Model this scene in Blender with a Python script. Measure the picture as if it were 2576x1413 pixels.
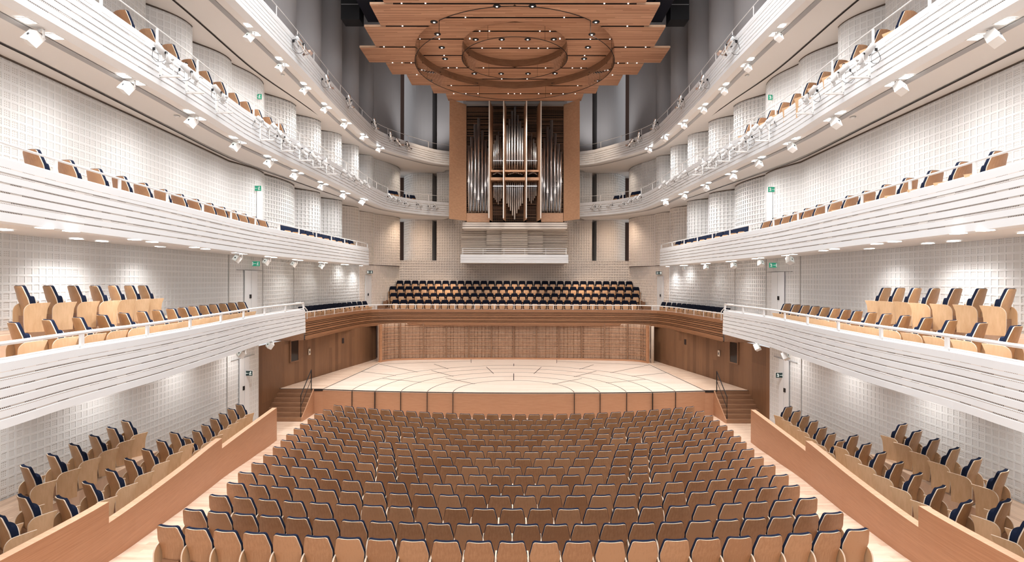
import bpy, math, random
from mathutils import Vector, Matrix
random.seed(7)
SC = bpy.context.scene
COL = SC.collection
for o in list(bpy.data.objects): bpy.data.objects.remove(o)

# ---------------------------------------------------------------- camera, world, exposure
F = 1400.0; CZ = 6.2; CX = 0.03; VPX = 1294.5; ROLL = 0.003
cam = bpy.data.cameras.new('camera'); cam.sensor_width = 36; cam.lens = F/2576*36
cam.clip_start = .1; cam.clip_end = 200
co = bpy.data.objects.new('camera', cam); COL.objects.link(co)
co.matrix_world = (Matrix.Translation((CX, 0, CZ)) @ Matrix.Rotation((VPX-1288)/F, 4, 'Z')
                   @ Matrix.Rotation(math.pi/2, 4, 'X') @ Matrix.Rotation(ROLL, 4, 'Z'))
SC.camera = co
W = bpy.data.worlds.new('world'); SC.world = W; W.use_nodes = True
W.node_tree.nodes['Background'].inputs[0].default_value = (.97, .98, 1.0, 1)
W.node_tree.nodes['Background'].inputs[1].default_value = .76  # uniform fill added, entering through the open rear of the hall
SC.view_settings.view_transform = 'Standard'; SC.view_settings.look = 'None'
SC.view_settings.gamma = 1; SC.view_settings.use_curve_mapping = False
SC.view_settings.exposure = 0.03
cy = SC.cycles
cy.use_denoising = True; cy.use_adaptive_sampling = True; cy.adaptive_threshold = .08; cy.adaptive_min_samples = 16; cy.max_bounces = 5; cy.diffuse_bounces = 3; cy.glossy_bounces = 2
cy.transmission_bounces = 3; cy.transparent_max_bounces = 6; cy.sample_clamp_indirect = 4
cy.caustics_reflective = False; cy.caustics_refractive = False; cy.use_light_tree = True

def light(kind, loc, power, size=.3, color=(1, .98, .97), aim=(0, 0, -1), angle=130, blend=1, sy=None):
    l = bpy.data.lights.new('lamp_light', kind); l.energy = power; l.color = color
    if kind == 'AREA':
        l.shape = 'RECTANGLE'; l.size = size; l.size_y = sy or size
    else:
        l.shadow_soft_size = size
    if kind == 'SPOT': l.spot_size = math.radians(angle); l.spot_blend = blend
    o = bpy.data.objects.new('lamp_light', l); COL.objects.link(o); o.location = loc
    o.rotation_euler = Vector(aim).to_track_quat('-Z', 'Y').to_euler()
    return o
# hall ceiling lights above the stalls (out of the frame)
light('AREA', (0, 11, 21.5), 3500, 12, sy=14)
light('AREA', (0, 2, 19), 1500, 14, sy=8, aim=(0, .55, -1))

# ---------------------------------------------------------------- projection helpers (photo pixel -> point at a known height or depth)
def _n(x, y):
    dx, dy = x-1288, y-706.5
    return dx + ROLL*dy - (VPX-1288), dy - ROLL*dx
def PH(x, y, H):            # H = height above the eye
    dx, dy = _n(x, y); D = -F*H/dy
    return Vector((CX + dx/F*D, D, CZ + H))
def PD(x, y, D):
    dx, dy = _n(x, y)
    return Vector((CX + dx/F*D, D, CZ - dy/F*D))

# ---------------------------------------------------------------- object helpers
def tag(o, label=None, cat=None, group=None, kind=None):
    if label: o['label'] = label
    if cat: o['category'] = cat
    if group: o['group'] = group
    if kind: o['kind'] = kind
    return o
def empty(name, loc=(0, 0, 0), rz=0, label=None, cat=None, group=None):
    o = bpy.data.objects.new(name, None); COL.objects.link(o); o.empty_display_size = .2
    o.location = loc; o.rotation_euler = (0, 0, rz)
    return tag(o, label, cat, group)
class MB:
    def __init__(s): s.v = []; s.f = []; s.m = []; s.uv = []
    def quad(s, a, b, c, d, m=0, uv=None):
        n = len(s.v); s.v += [tuple(a), tuple(b), tuple(c), tuple(d)]
        s.f.append((n, n+1, n+2, n+3)); s.m.append(m)
        s.uv += uv or [(0, 0), (1, 0), (1, 1), (0, 1)]
    def poly(s, pts, m=0):
        n = len(s.v); s.v += [tuple(p) for p in pts]; s.f.append(tuple(range(n, n+len(pts)))); s.m.append(m)
        s.uv += [(p[0], p[1]) for p in pts]
    def add(s, vs, fs, m=0):
        n = len(s.v); s.v += [tuple(v) for v in vs]
        for f in fs:
            s.f.append(tuple(n+i for i in f)); s.m.append(m)
            s.uv += [(vs[i][0]+vs[i][1]*.3, vs[i][2]) for i in f]
    def box(s, lo, hi, m=0, M=None):
        x0, y0, z0 = lo; x1, y1, z1 = hi
        vs = [Vector(p) for p in ((x0,y0,z0),(x1,y0,z0),(x1,y1,z0),(x0,y1,z0),(x0,y0,z1),(x1,y0,z1),(x1,y1,z1),(x0,y1,z1))]
        if M: vs = [M @ v for v in vs]
        s.add(vs, [(3,2,1,0),(4,5,6,7),(0,1,5,4),(1,2,6,5),(2,3,7,6),(3,0,4,7)], m)
    def tube(s, pts, r, n=8, m=0, cap=True, radii=None):
        pts = [Vector(p) for p in pts]; vs = []; fs = []
        for i, p in enumerate(pts):
            t = (pts[min(i+1, len(pts)-1)] - pts[max(i-1, 0)]).normalized()
            up = Vector((0, 0, 1)) if abs(t.z) < .9 else Vector((0, 1, 0))
            a = t.cross(up).normalized(); b = a.cross(t)
            rr = radii[i] if radii else r
            for k in range(n):
                g = 2*math.pi*k/n
                vs.append(p + a*math.cos(g)*rr + b*math.sin(g)*rr)
        for i in range(len(pts)-1):
            for k in range(n):
                fs.append((i*n+k, i*n+(k+1) % n, (i+1)*n+(k+1) % n, (i+1)*n+k))
        if cap: fs += [tuple(range(n-1, -1, -1)), tuple(range((len(pts)-1)*n, len(pts)*n))]
        s.add(vs, fs, m)
    def prism(s, outline, h, M=None, m=0):     # outline in (x,y) extruded 0..h along z, transformed by M
        n = len(outline); vs = [Vector((p[0], p[1], 0)) for p in outline] + [Vector((p[0], p[1], h)) for p in outline]
        if M: vs = [M @ v for v in vs]
        fs = [tuple(range(n-1, -1, -1)), tuple(range(n, 2*n))] + [(i, (i+1) % n, n+(i+1) % n, n+i) for i in range(n)]
        s.add(vs, fs, m)
    def mirror(s):
        r = MB(); r.v = [(-x, y, z) for x, y, z in s.v]; r.f = [tuple(reversed(f)) for f in s.f]; r.m = list(s.m)
        k = 0
        for f in s.f:
            r.uv += list(reversed(s.uv[k:k+len(f)])); k += len(f)
        return r
    def mesh(s, name, mats, smooth=False):
        me = bpy.data.meshes.new(name); me.from_pydata(s.v, [], s.f)
        for mt in (mats if isinstance(mats, (list, tuple)) else [mats]): me.materials.append(mt)
        me.polygons.foreach_set('material_index', s.m)
        l = me.uv_layers.new(name='UVMap'); l.data.foreach_set('uv', [c for p in s.uv for c in p])
        if smooth: me.polygons.foreach_set('use_smooth', [True]*len(s.f))
        me.update(); return me
    def build(s, name, mats, parent=None, smooth=False, **k):
        o = bpy.data.objects.new(name, s.mesh(name, mats, smooth)); COL.objects.link(o)
        if parent: o.parent = parent
        return tag(o, **k)
def copytree(o, parent=None):
    c = o.copy(); COL.objects.link(c)
    if parent: c.parent = parent
    for ch in o.children: copytree(ch, c)
    return c
ONES = 'zeroth first second third fourth fifth sixth seventh eighth ninth tenth eleventh twelfth thirteenth fourteenth fifteenth sixteenth seventeenth eighteenth nineteenth'.split()
def nth(i):
    if i < 20: return ONES[i]
    t, u = divmod(i, 10)
    return ({2: 'twentieth', 3: 'thirtieth'} if u == 0 else {2: 'twenty-', 3: 'thirty-'})[t] + ('' if u == 0 else ONES[u])
SIDES = ((1, 'left'), (-1, 'right'))

# ---------------------------------------------------------------- materials
def mat(name, col, rough=.6, metal=0, emis=None, es=0, spec=.4):
    m = bpy.data.materials.new(name); m.use_nodes = True
    b = m.node_tree.nodes['Principled BSDF']
    b.inputs['Base Color'].default_value = (*col, 1); b.inputs['Roughness'].default_value = rough
    b.inputs['Metallic'].default_value = metal; b.inputs['Specular IOR Level'].default_value = spec
    if emis: b.inputs['Emission Color'].default_value = (*emis, 1); b.inputs['Emission Strength'].default_value = es
    return m
class NT:
    def __init__(s, m): s.t = m.node_tree; s.b = s.t.nodes['Principled BSDF']
    def n(s, typ, **k):
        x = s.t.nodes.new(typ)
        for a, v in k.items(): setattr(x, a, v)
        return x
    def l(s, a, b): s.t.links.new(a, b)
    def math(s, op, a, b=None, c=None):
        x = s.n('ShaderNodeMath', operation=op)
        for i, v in enumerate((a, b, c)):
            if v is None: continue
            if isinstance(v, (int, float)): x.inputs[i].default_value = v
            else: s.l(v, x.inputs[i])
        return x.outputs[0]
def wood(name, c1, c2, scale=(1, 1, 1), rough=.45, vary=.0, board=None, coord='Object', bump=.0):
    """grain noise stretched by scale; board=(axis,size): plank to plank tone change"""
    m = mat(name, c1, rough); t = NT(m)
    tc = t.n('ShaderNodeTexCoord'); mp = t.n('ShaderNodeMapping'); mp.inputs['Scale'].default_value = scale
    t.l(tc.outputs[coord], mp.inputs['Vector'])
    nz = t.n('ShaderNodeTexNoise'); nz.inputs['Scale'].default_value = 3; nz.inputs['Detail'].default_value = 5
    nz.inputs['Roughness'].default_value = .65
    t.l(mp.outputs[0], nz.inputs['Vector'])
    fac = nz.outputs['Fac']
    if board:
        sp = t.n('ShaderNodeSeparateXYZ'); t.l(tc.outputs[coord], sp.inputs[0])
        k = t.math('FLOOR', t.math('DIVIDE', sp.outputs[board[0]], board[1]))
        other = sp.outputs[board[2]]
        k2 = t.math('FLOOR', t.math('ADD', t.math('DIVIDE', other, board[3]), t.math('MULTIPLY', k, .37)))
        cb = t.n('ShaderNodeCombineXYZ'); t.l(k, cb.inputs[0]); t.l(k2, cb.inputs[1])
        wn = t.n('ShaderNodeTexWhiteNoise', noise_dimensions='2D'); t.l(cb.outputs[0], wn.inputs['Vector'])
        fac = t.math('ADD', t.math('MULTIPLY', fac, .6), t.math('MULTIPLY', wn.outputs['Value'], .4))
    if vary:
        oi = t.n('ShaderNodeObjectInfo')
        fac = t.math('ADD', fac, t.math('MULTIPLY', t.math('SUBTRACT', oi.outputs['Random'], .5), vary))
    cr = t.n('ShaderNodeValToRGB'); cr.color_ramp.elements[0].position = .28; cr.color_ramp.elements[1].position = .72
    cr.color_ramp.elements[0].color = (*c1, 1); cr.color_ramp.elements[1].color = (*c2, 1)
    t.l(fac, cr.inputs[0]); t.l(cr.outputs[0], t.b.inputs['Base Color'])
    if bump:
        bp = t.n('ShaderNodeBump'); bp.inputs['Strength'].default_value = bump; bp.inputs['Distance'].default_value = .01
        t.l(nz.outputs['Fac'], bp.inputs['Height']); t.l(bp.outputs[0], t.b.inputs['Normal'])
    return m
WHITE = mat('white_gypsum', (.81, .83, .85), .75)
SOFFIT = mat('soffit_plaster', (.80, .785, .77), .8)
RAILW = mat('white_steel', (.88, .87, .86), .35)
SEAM = mat('seam_grey', (.5, .48, .46), .7)
DBROWN = mat('dark_recess_brown', (.07, .035, .025), .7)
BROWN = mat('shadow_gap_brown', (.10, .075, .06), .8)
NAVY = mat('navy_fabric', (.013, .019, .042), .95, spec=.1)
BLACK = mat('black_metal', (.01, .01, .012), .5)
DARK = mat('dark_gap', (.02, .014, .012), .9)
GREY = mat('grey_grille', (.36, .36, .37), .6)
SEATPLY = wood('seat_plywood', (.32, .16, .078), (.44, .245, .132), (9, 9, 1.2), .38, vary=.55)
SIDEPLY = wood('side_seat_plywood', (.40, .22, .10), (.54, .32, .165), (6, 6, 1.2), .4, vary=.5)
EDGEPLY = mat('ply_edge', (.82, .68, .54), .4)
ARMPLY = wood('arm_plywood', (.56, .35, .19), (.68, .45, .27), (6, 6, 1.2), .4, vary=.3)
CHOIRPLY = wood('choir_plywood', (.50, .29, .15), (.66, .41, .24), (9, 9, 1.2), .4, vary=.3)
PANEL = wood('parapet_wood', (.36, .165, .085), (.48, .245, .135), (.5, .5, 22), .42)
PALEW = wood('lit_top_pale_edge_wood', (.60, .36, .22), (.76, .50, .34), (.7, 4, 1), .4)  # lighter so divider tops look lit; also the pale canopy edges
STAGEW = wood('stage_front_wood', (.36, .175, .095), (.46, .25, .145), (.8, .8, 22), .42)
WALLW = wood('wall_wood', (.15, .072, .036), (.25, .128, .066), (11, 11, .5), .5, board=('X', .07, 'Z', 9))
FASW = wood('fascia_wood', (.24, .11, .052), (.40, .195, .10), (.6, .6, 25), .45)
CANW = wood('canopy_wood', (.42, .205, .115), (.70, .40, .25), (.22, 15, 1), .45, board=('Y', .06, 'X', 3.1))
CASEW = wood('organ_case_wood', (.44, .245, .14), (.58, .345, .21), (1.5, 1.5, 5), .45)
LATW = wood('lattice_wood', (.40, .195, .10), (.56, .29, .16), (.8, .8, 20), .5)
LATB = wood('lattice_backing', (.50, .34, .24), (.84, .64, .48), (2.4, 2.4, 1.2), .7)
SLATD = wood('organ_slats', (.13, .065, .035), (.26, .135, .07), (2, 2, 30), .6)
FLOORW = wood('oak_parquet', (.66, .46, .33), (.86, .68, .54), (1.2, 9, 1), .32, board=('Y', .12, 'X', 1.1))
STAGEF = wood('stage_maple', (.78, .64, .53), (.90, .78, .68), (.6, 9, 1), .35, board=('Y', .14, 'X', 2.4))
STEPW = wood('step_wood', (.20, .10, .055), (.31, .165, .09), (.8, 9, 9), .45)
PLATW = wood('platform_parquet', (.58, .40, .28), (.80, .60, .45), (9, 1.2, 1), .35, board=('X', .12, 'Y', 1.1))
TIN = mat('pipe_tin', (.64, .64, .65), .30, .95)
CHROME = mat('lamp_chrome', (.8, .8, .8), .2, .9)
LAMPG = mat('spot_grey_enamel', (.62, .61, .60), .4)
LAMPW = mat('lamp_white_enamel', (.86, .85, .83), .4)
UPPER = mat('echo_chamber_plaster', (.45, .43, .435), .75)
NAVYB = mat('navy_baffle', (.012, .014, .03), .6)
EDGEL = mat('case_edge_trim', (.8, .76, .7), .3)
GLOW = mat('lamp_glow', (1, 1, 1), .5, emis=(1, .98, .96), es=14)
GLOWS = mat('small_lamp_glow', (1, 1, 1), .5, emis=(1, .97, .93), es=2.5)
GREEN = mat('exit_green', (.03, .33, .20), .5, emis=(.05, .45, .28), es=.35)
EXITW = mat('exit_white', (.9, .95, .92), .5, emis=(.9, 1, .95), es=.3)
EXITD = mat('exit_dark', (.03, .06, .06), .5)
GLASS = bpy.data.materials.new('acrylic_ring'); GLASS.use_nodes = True
_t = GLASS.node_tree; _t.nodes.clear()
_o = _t.nodes.new('ShaderNodeOutputMaterial'); _mx = _t.nodes.new('ShaderNodeMixShader')
_tr = _t.nodes.new('ShaderNodeBsdfTransparent'); _gl = _t.nodes.new('ShaderNodeBsdfGlossy'); _gl.inputs['Roughness'].default_value = .08
_tr.inputs[0].default_value = (.90, .87, .84, 1); _fr = _t.nodes.new('ShaderNodeFresnel'); _fr.inputs[0].default_value = 1.3
_t.links.new(_fr.outputs[0], _mx.inputs[0]); _t.links.new(_tr.outputs[0], _mx.inputs[1]); _t.links.new(_gl.outputs[0], _mx.inputs[2])
_t.links.new(_mx.outputs[0], _o.inputs[0])

# gypsum relief: bump inside every cell, pinhole shade painted into the colour (UV counts cells)
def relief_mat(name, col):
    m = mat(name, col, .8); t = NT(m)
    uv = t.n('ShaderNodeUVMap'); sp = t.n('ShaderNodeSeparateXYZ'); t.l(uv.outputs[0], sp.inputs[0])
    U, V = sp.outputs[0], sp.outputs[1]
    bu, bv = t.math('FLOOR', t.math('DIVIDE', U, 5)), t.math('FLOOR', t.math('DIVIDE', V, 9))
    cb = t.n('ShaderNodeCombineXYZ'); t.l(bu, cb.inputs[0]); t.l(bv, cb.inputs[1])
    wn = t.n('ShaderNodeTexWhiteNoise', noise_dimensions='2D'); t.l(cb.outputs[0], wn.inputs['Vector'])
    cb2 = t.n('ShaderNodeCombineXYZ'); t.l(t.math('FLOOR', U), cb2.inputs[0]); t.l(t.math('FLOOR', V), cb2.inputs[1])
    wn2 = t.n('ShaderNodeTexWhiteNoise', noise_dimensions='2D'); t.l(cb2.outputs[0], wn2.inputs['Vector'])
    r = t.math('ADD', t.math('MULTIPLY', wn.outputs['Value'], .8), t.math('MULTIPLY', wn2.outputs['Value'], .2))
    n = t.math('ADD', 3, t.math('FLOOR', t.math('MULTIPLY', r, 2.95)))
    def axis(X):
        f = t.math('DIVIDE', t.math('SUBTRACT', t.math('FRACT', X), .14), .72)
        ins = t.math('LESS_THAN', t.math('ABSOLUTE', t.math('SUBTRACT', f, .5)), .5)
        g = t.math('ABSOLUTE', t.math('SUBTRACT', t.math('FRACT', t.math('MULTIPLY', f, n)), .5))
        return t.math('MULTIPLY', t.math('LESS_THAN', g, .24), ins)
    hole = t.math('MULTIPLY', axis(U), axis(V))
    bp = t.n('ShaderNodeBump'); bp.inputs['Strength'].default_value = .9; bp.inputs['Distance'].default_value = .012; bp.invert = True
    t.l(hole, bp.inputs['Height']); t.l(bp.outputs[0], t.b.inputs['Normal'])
    mx = t.n('ShaderNodeMixRGB'); mx.inputs[1].default_value = (*col, 1); mx.inputs[2].default_value = (col[0]*.74, col[1]*.70, col[2]*.67, 1)  # holes tinted darker: their recess shade is put into the colour
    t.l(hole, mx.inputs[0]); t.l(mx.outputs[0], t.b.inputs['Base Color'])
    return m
RELIEF = relief_mat('gypsum_relief', (.81, .815, .815)); RELIEFW = relief_mat('warm_gypsum_relief', (.86, .79, .73))  # second one repeats the relief in a warmer base colour

# perforated shadow gap between the parapet boards: drilled holes in broken runs (U in metres)
def perf_mat(name, col, hole):
    m = mat(name, col, .8); t = NT(m)
    uv = t.n('ShaderNodeUVMap'); sp = t.n('ShaderNodeSeparateXYZ'); t.l(uv.outputs[0], sp.inputs[0])
    U, V = sp.outputs[0], sp.outputs[1]
    dot = t.math('LESS_THAN', t.math('FRACT', t.math('DIVIDE', U, .036)), .55)
    dv = t.math('LESS_THAN', t.math('ABSOLUTE', t.math('SUBTRACT', t.math('FRACT', V), .5)), .3)
    nz = t.n('ShaderNodeTexWhiteNoise', noise_dimensions='2D'); cb = t.n('ShaderNodeCombineXYZ')
    t.l(t.math('FLOOR', t.math('DIVIDE', U, .27)), cb.inputs[0]); t.l(t.math('FLOOR', V), cb.inputs[1]); t.l(cb.outputs[0], nz.inputs['Vector'])
    on = t.math('LESS_THAN', nz.outputs['Value'], .72)
    h = t.math('MULTIPLY', t.math('MULTIPLY', dot, dv), on)
    mx = t.n('ShaderNodeMixRGB'); mx.inputs[1].default_value = (*col, 1); mx.inputs[2].default_value = (*hole, 1)
    t.l(h, mx.inputs[0]); t.l(mx.outputs[0], t.b.inputs['Base Color'])
    return m
PERF = perf_mat('perforated_gap', (.76, .70, .65), (.10, .08, .07))

# ---------------------------------------------------------------- curves and sweeps
def resample(pts, step=.5, smooth=True):
    pts = [Vector((p[0], p[1])) for p in pts]; out = []
    n = len(pts)
    for i in range(n-1):
        p0, p1, p2, p3 = pts[max(i-1, 0)], pts[i], pts[i+1], pts[min(i+2, n-1)]
        k = max(1, int((p2-p1).length/step))
        for j in range(k):
            t = j/k
            if smooth:
                m1 = (p2-p0)/2; m2 = (p3-p1)/2
                L = (p2-p1).length
                if m1.length > L: m1 = m1.normalized()*L
                if m2.length > L: m2 = m2.normalized()*L
                q = (2*t**3-3*t*t+1)*p1+(t**3-2*t*t+t)*m1+(-2*t**3+3*t*t)*p2+(t**3-t*t)*m2
            else: q = p1.lerp(p2, t)
            out.append(q)
    out.append(pts[-1]); return out
def normals(pl):       # to the right of travel (towards the hall on the left-hand side, travelling away)
    r = []
    for i in range(len(pl)):
        t = (pl[min(i+1, len(pl)-1)]-pl[max(i-1, 0)]).normalized()
        r.append(Vector((t.y, -t.x)))
    return r
def sweep(mb, pl, prof, closed=False):
    """prof: list of (offset towards hall, z, mat of the segment that follows)"""
    nn = normals(pl); s = [0]
    for i in range(1, len(pl)): s.append(s[-1]+(pl[i]-pl[i-1]).length)
    segs = len(prof)-(0 if closed else 1)
    for i in range(len(pl)-1):
        for j in range(segs):
            o1, z1, m = prof[j][:3]; o2, z2 = prof[(j+1) % len(prof)][:2]
            a = pl[i]+nn[i]*o1; b = pl[i+1]+nn[i+1]*o1; c = pl[i+1]+nn[i+1]*o2; d = pl[i]+nn[i]*o2
            mb.quad((*a, z1), (*d, z2), (*c, z2), (*b, z1), m, [(s[i], j), (s[i], j+1), (s[i+1], j+1), (s[i+1], j)])
    for i, fl in ((0, 0), (len(pl)-1, 1)):
        cap = [(*(pl[i]+nn[i]*p[0]), p[1]) for p in prof]
        if closed: mb.poly(cap if fl else cap[::-1], 0)
def ribbon(mb, A, B, za, zb, m=0):    # ruled strip between two curves
    n = min(len(A), len(B))
    for i in range(n-1):
        mb.quad((*A[i], za), (*A[i+1], za), (*B[i+1], zb), (*B[i], zb), m, [tuple(A[i]), tuple(A[i+1]), tuple(B[i+1]), tuple(B[i])])
def length(pl): return sum((pl[i+1]-pl[i]).length for i in range(len(pl)-1))
def at_len(pl, s):
    for i in range(len(pl)-1):
        L = (pl[i+1]-pl[i]).length
        if s <= L or i == len(pl)-2: return pl[i].lerp(pl[i+1], min(1, s/L if L else 0)), (pl[i+1]-pl[i]).normalized()
        s -= L
def arc(A, B, bulge, n=10):
    A = Vector(A[:2]); B = Vector(B[:2]); t = (B-A).normalized(); nn = Vector((t.y, -t.x))
    return [A.lerp(B, k/n)+nn*bulge*(1-(2*((k/n)**1.25)-1)**2) for k in range(n+1)]
CELL = .19
def relief(mb, pl, z0, z1, u0=0, m=0, depth=.009):
    """wall of square recessed gypsum cells; the hall is on the right of travel"""
    L = length(pl); nc = max(1, round(L/CELL)); nr = max(1, round((z1-z0)/CELL)); hz = (z1-z0)/nr
    P = [at_len(pl, L*k/nc) for k in range(nc+1)]
    e = .13
    for c in range(nc):
        (a, ta), (b, tb) = P[c], P[c+1]; t = (b-a).normalized(); nn = Vector((t.y, -t.x))
        pa = a.lerp(b, e); pb = a.lerp(b, 1-e); qa = pa-nn*depth; qb = pb-nn*depth
        for r in range(nr):
            za = z0+r*hz; zb = za+hz; zc = za+e*hz; zd = zb-e*hz; U = u0+c; V = r
            mb.quad((*a, za), (*b, za), (*pb, zc), (*pa, zc), m, [(U, V), (U+1, V), (U+1-e, V+e), (U+e, V+e)])
            mb.quad((*b, za), (*b, zb), (*pb, zd), (*pb, zc), m, [(U+1, V), (U+1, V+1), (U+1-e, V+1-e), (U+1-e, V+e)])
            mb.quad((*b, zb), (*a, zb), (*pa, zd), (*pb, zd), m, [(U+1, V+1), (U, V+1), (U+e, V+1-e), (U+1-e, V+1-e)])
            mb.quad((*a, zb), (*a, za), (*pa, zc), (*pa, zd), m, [(U, V+1), (U, V), (U+e, V+e), (U+e, V+1-e)])
            for p, q, r1, r2, s1, s2, t1, t2 in ((pa, pb, zc, zc, qb, qa, zc, zc), (pb, pb, zc, zd, qb, qb, zd, zc), (pb, pa, zd, zd, qa, qb, zd, zd), (pa, pa, zd, zc, qa, qa, zc, zd)):
                mb.quad((*p, r1), (*q, r2), (*s1, t1), (*s2, t2), m, [(U+.05, V+.05)]*4)
            mb.quad((*qa, zc), (*qb, zc), (*qb, zd), (*qa, zd), m, [(U+e, V+e), (U+1-e, V+e), (U+1-e, V+1-e), (U+e, V+1-e)])
    return u0+nc
def plain(mb, pl, z0, z1, m=0):
    s = 0
    for i in range(len(pl)-1):
        L = (pl[i+1]-pl[i]).length
        mb.quad((*pl[i], z0), (*pl[i+1], z0), (*pl[i+1], z1), (*pl[i], z1), m, [(s, z0), (s+L, z0), (s+L, z1), (s, z1)]); s += L
def both(mb, name, mats, label=None, cat=None, group=None, kind=None, smooth=False, suffix=True):
    out = []
    for sg, side in SIDES:
        o = (mb if sg > 0 else mb.mirror()).build(name.replace('SIDE', side), mats, smooth=smooth)
        tag(o, label.replace('SIDE', side) if label else None, cat, group, kind); out.append(o)
    return out

# ---------------------------------------------------------------- heights
Z1T, Z1B = CZ-1.30, CZ-2.33          # first side balcony parapet
Z2T, Z2B = CZ+1.94, CZ+.93
Z3T, Z3B = CZ+5.39, CZ+4.45
Z4T, Z4B = CZ+8.93, CZ+7.97
SO2, SO3, SO4 = CZ+1.0, CZ+4.6, CZ+8.1
F1, F2, F3 = 4.43, 7.66, 11.1         # balcony floors
STAGE = 1.15; ZCH = 3.93

# ---------------------------------------------------------------- stalls floor
YC = [1367, 1323, 1283, 1250, 1223, 1198, 1177, 1155.5, 1138, 1123.5, 1108, 1096, 1082, 1070, 1061, 1046]
NS = [23, 24, 23, 24, 25, 24, 25, 26, 27, 28, 27, 28, 29, 28, 29, 28]
XE = [6.02, 6.1, 6.08, 6.18, 6.39, 6.5, 6.61, 6.75, 6.92, 7.14, 7.27, 7.42, 7.49, 7.58, 7.55, 7.4]
DR = [9.12+.845*i for i in range(16)]
HT = .95                               # seat height
ZR = [max(0, CZ-DR[i]*(YC[i]-706.5)/F-HT) for i in range(16)]
for i in range(12, 16): ZR[i] = [.08, .03, 0, 0][i-12]
SAG = [.6+.035*i for i in range(16)]
def zfloor(t):
    if t >= DR[-1]: return 0
    if t <= DR[0]: return ZR[0]+(DR[0]-t)*.1
    k = (t-DR[0])/.845; i = min(14, int(k)); return ZR[i]+(ZR[i+1]-ZR[i])*(k-i)
def sag(t): k = max(0, min(15, (t-DR[0])/.845)); i = min(14, int(k)); return (SAG[i]+(SAG[i+1]-SAG[i])*(k-i))/46.0
def t_of(x, y):
    t = y
    for _ in range(4): t = y - sag(t)*x*x
    return t
fl = MB(); ys = [4+.42*i for i in range(54)]; xs = [-12+.6*i for i in range(41)]
for j in range(len(ys)-1):
    for i in range(len(xs)-1):
        q = [(xs[i], ys[j]), (xs[i+1], ys[j]), (xs[i+1], ys[j+1]), (xs[i], ys[j+1])]
        fl.quad(*[(x, y, zfloor(t_of(x, y))) for x, y in q], 0, q)
fl.quad((-12, 26.26, 0), (12, 26.26, 0), (12, 44, 0), (-12, 44, 0))
fl.build('floor', FLOORW, kind='structure')

# ---------------------------------------------------------------- seat meshes (facing +Y, origin on the floor)
def shell_rows():
    return [(.20, .185, .02), (.30, .19, .035), (.42, .205, .04), (.55, .235, .025), (.66, .252, -.005), (.70, .250, -.015), (.80, .228, -.045), (.895, .207, -.075), (.925, .199, -.084), (.942, .183, -.089), (.95, .155, -.091)]
def slabmesh(rows, thick, grow=0, y0=0, wrap=.035, nx=8, mrim=0, bulge=0, zoff=0):
    """curved slab: rows of (z, halfwidth, y); front is +Y. material 0 faces, mrim rim"""
    mb = MB(); fr = []; bk = []
    nr = len(rows)
    for ri, (z, w, y) in enumerate(rows):
        w += grow; a = []; b = []
        for k in range(nx+1):
            u = -1+2*k/nx; x = u*w; yy = y+y0+wrap*u*u
            e = (1-u**4)*(1-abs(2*ri/(nr-1)-1)**4)*bulge
            b.append(Vector((x, yy, z+zoff))); a.append(Vector((x, yy+thick+e, z+zoff)))
        fr.append(a); bk.append(b)
    V = [p for r in fr for p in r]+[p for r in bk for p in r]; N = (nx+1)*nr
    f0 = []; f1 = []
    for r in range(nr-1):
        for k in range(nx):
            i = r*(nx+1)+k
            f0.append((i+1, i, i+nx+1, i+nx+2)); f0.append((N+i, N+i+1, N+i+nx+2, N+i+nx+1))
        for k in (0, nx):
            i = r*(nx+1)+k; q = (i, i+nx+1, N+i+nx+1, N+i); f1.append(q if k else q[::-1])
    for r in (0, nr-1):
        for k in range(nx):
            i = r*(nx+1)+k; q = (i, i+1, N+i+1, N+i); f1.append(q if r else q[::-1])
    mb.add(V, f0, 0); n = len(V)
    mb.f += [tuple(j for j in f) for f in f1]; mb.m += [mrim]*len(f1); mb.uv += [(0, 0)]*(4*len(f1))
    return mb
def shade(me, ang=40):
    me.polygons.foreach_set('use_smooth', [True]*len(me.polygons))
    me.set_sharp_from_angle(angle=math.radians(ang)); return me
m_shell = slabmesh(shell_rows(), .018, mrim=1)
m_bcush = slabmesh([r for r in shell_rows() if r[0] >= .30], .045, grow=.006, y0=.019, bulge=.03, zoff=.010)
pan = [(.37, .15, .215), (.41, .185, .215), (.51, .195, .21), (.61, .19, .20), (.675, .18, .19), (.705, .165, .185), (.715, .14, .182)]
m_pan = slabmesh(pan, .016, wrap=-.02, mrim=1, nx=6)
m_scush = slabmesh(pan, -.085, wrap=-.02, nx=6, bulge=-.02, y0=-.002, zoff=.022)
def arm_mesh():
    pr = []
    for k in range(7):
        a = math.pi/2*(1-k/6); pr.append((.16-.20*math.cos(math.pi/2-a)*1.0, .62-.22+.22*math.sin(a)))
    # rear rounded corner then down
    out = [(.40, .602), (.28, .600), (.10, .590)]
    for k in range(1, 7):
        a = math.pi/2*k/6; out.append((.10-.145*math.sin(a), .590-.17*(1-math.cos(a))))
    out += [(-.045, .20), (-.03, 0), (.32, 0), (.325, .28), (.345, .46)]
    mb = MB()
    M = Matrix(((0, 0, 1, 0), (1, 0, 0, 0), (0, 1, 0, 0), (0, 0, 0, 1)))
    n = len(out); vs = [Vector((-.014, y, z)) for y, z in out]+[Vector((.014, y, z)) for y, z in out]
    mb.add(vs, [tuple(range(n)), tuple(range(2*n-1, n-1, -1))], 0)
    sides = [(i, n+i, n+(i+1) % n, (i+1) % n) for i in range(n)]
    mb.f += sides; mb.m += [1]*n; mb.uv += [(0, 0)]*4*n
    return mb
m_arm = arm_mesh()
m_ped = MB(); m_ped.box((-.17, .02, 0), (.17, .13, .33))
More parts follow.
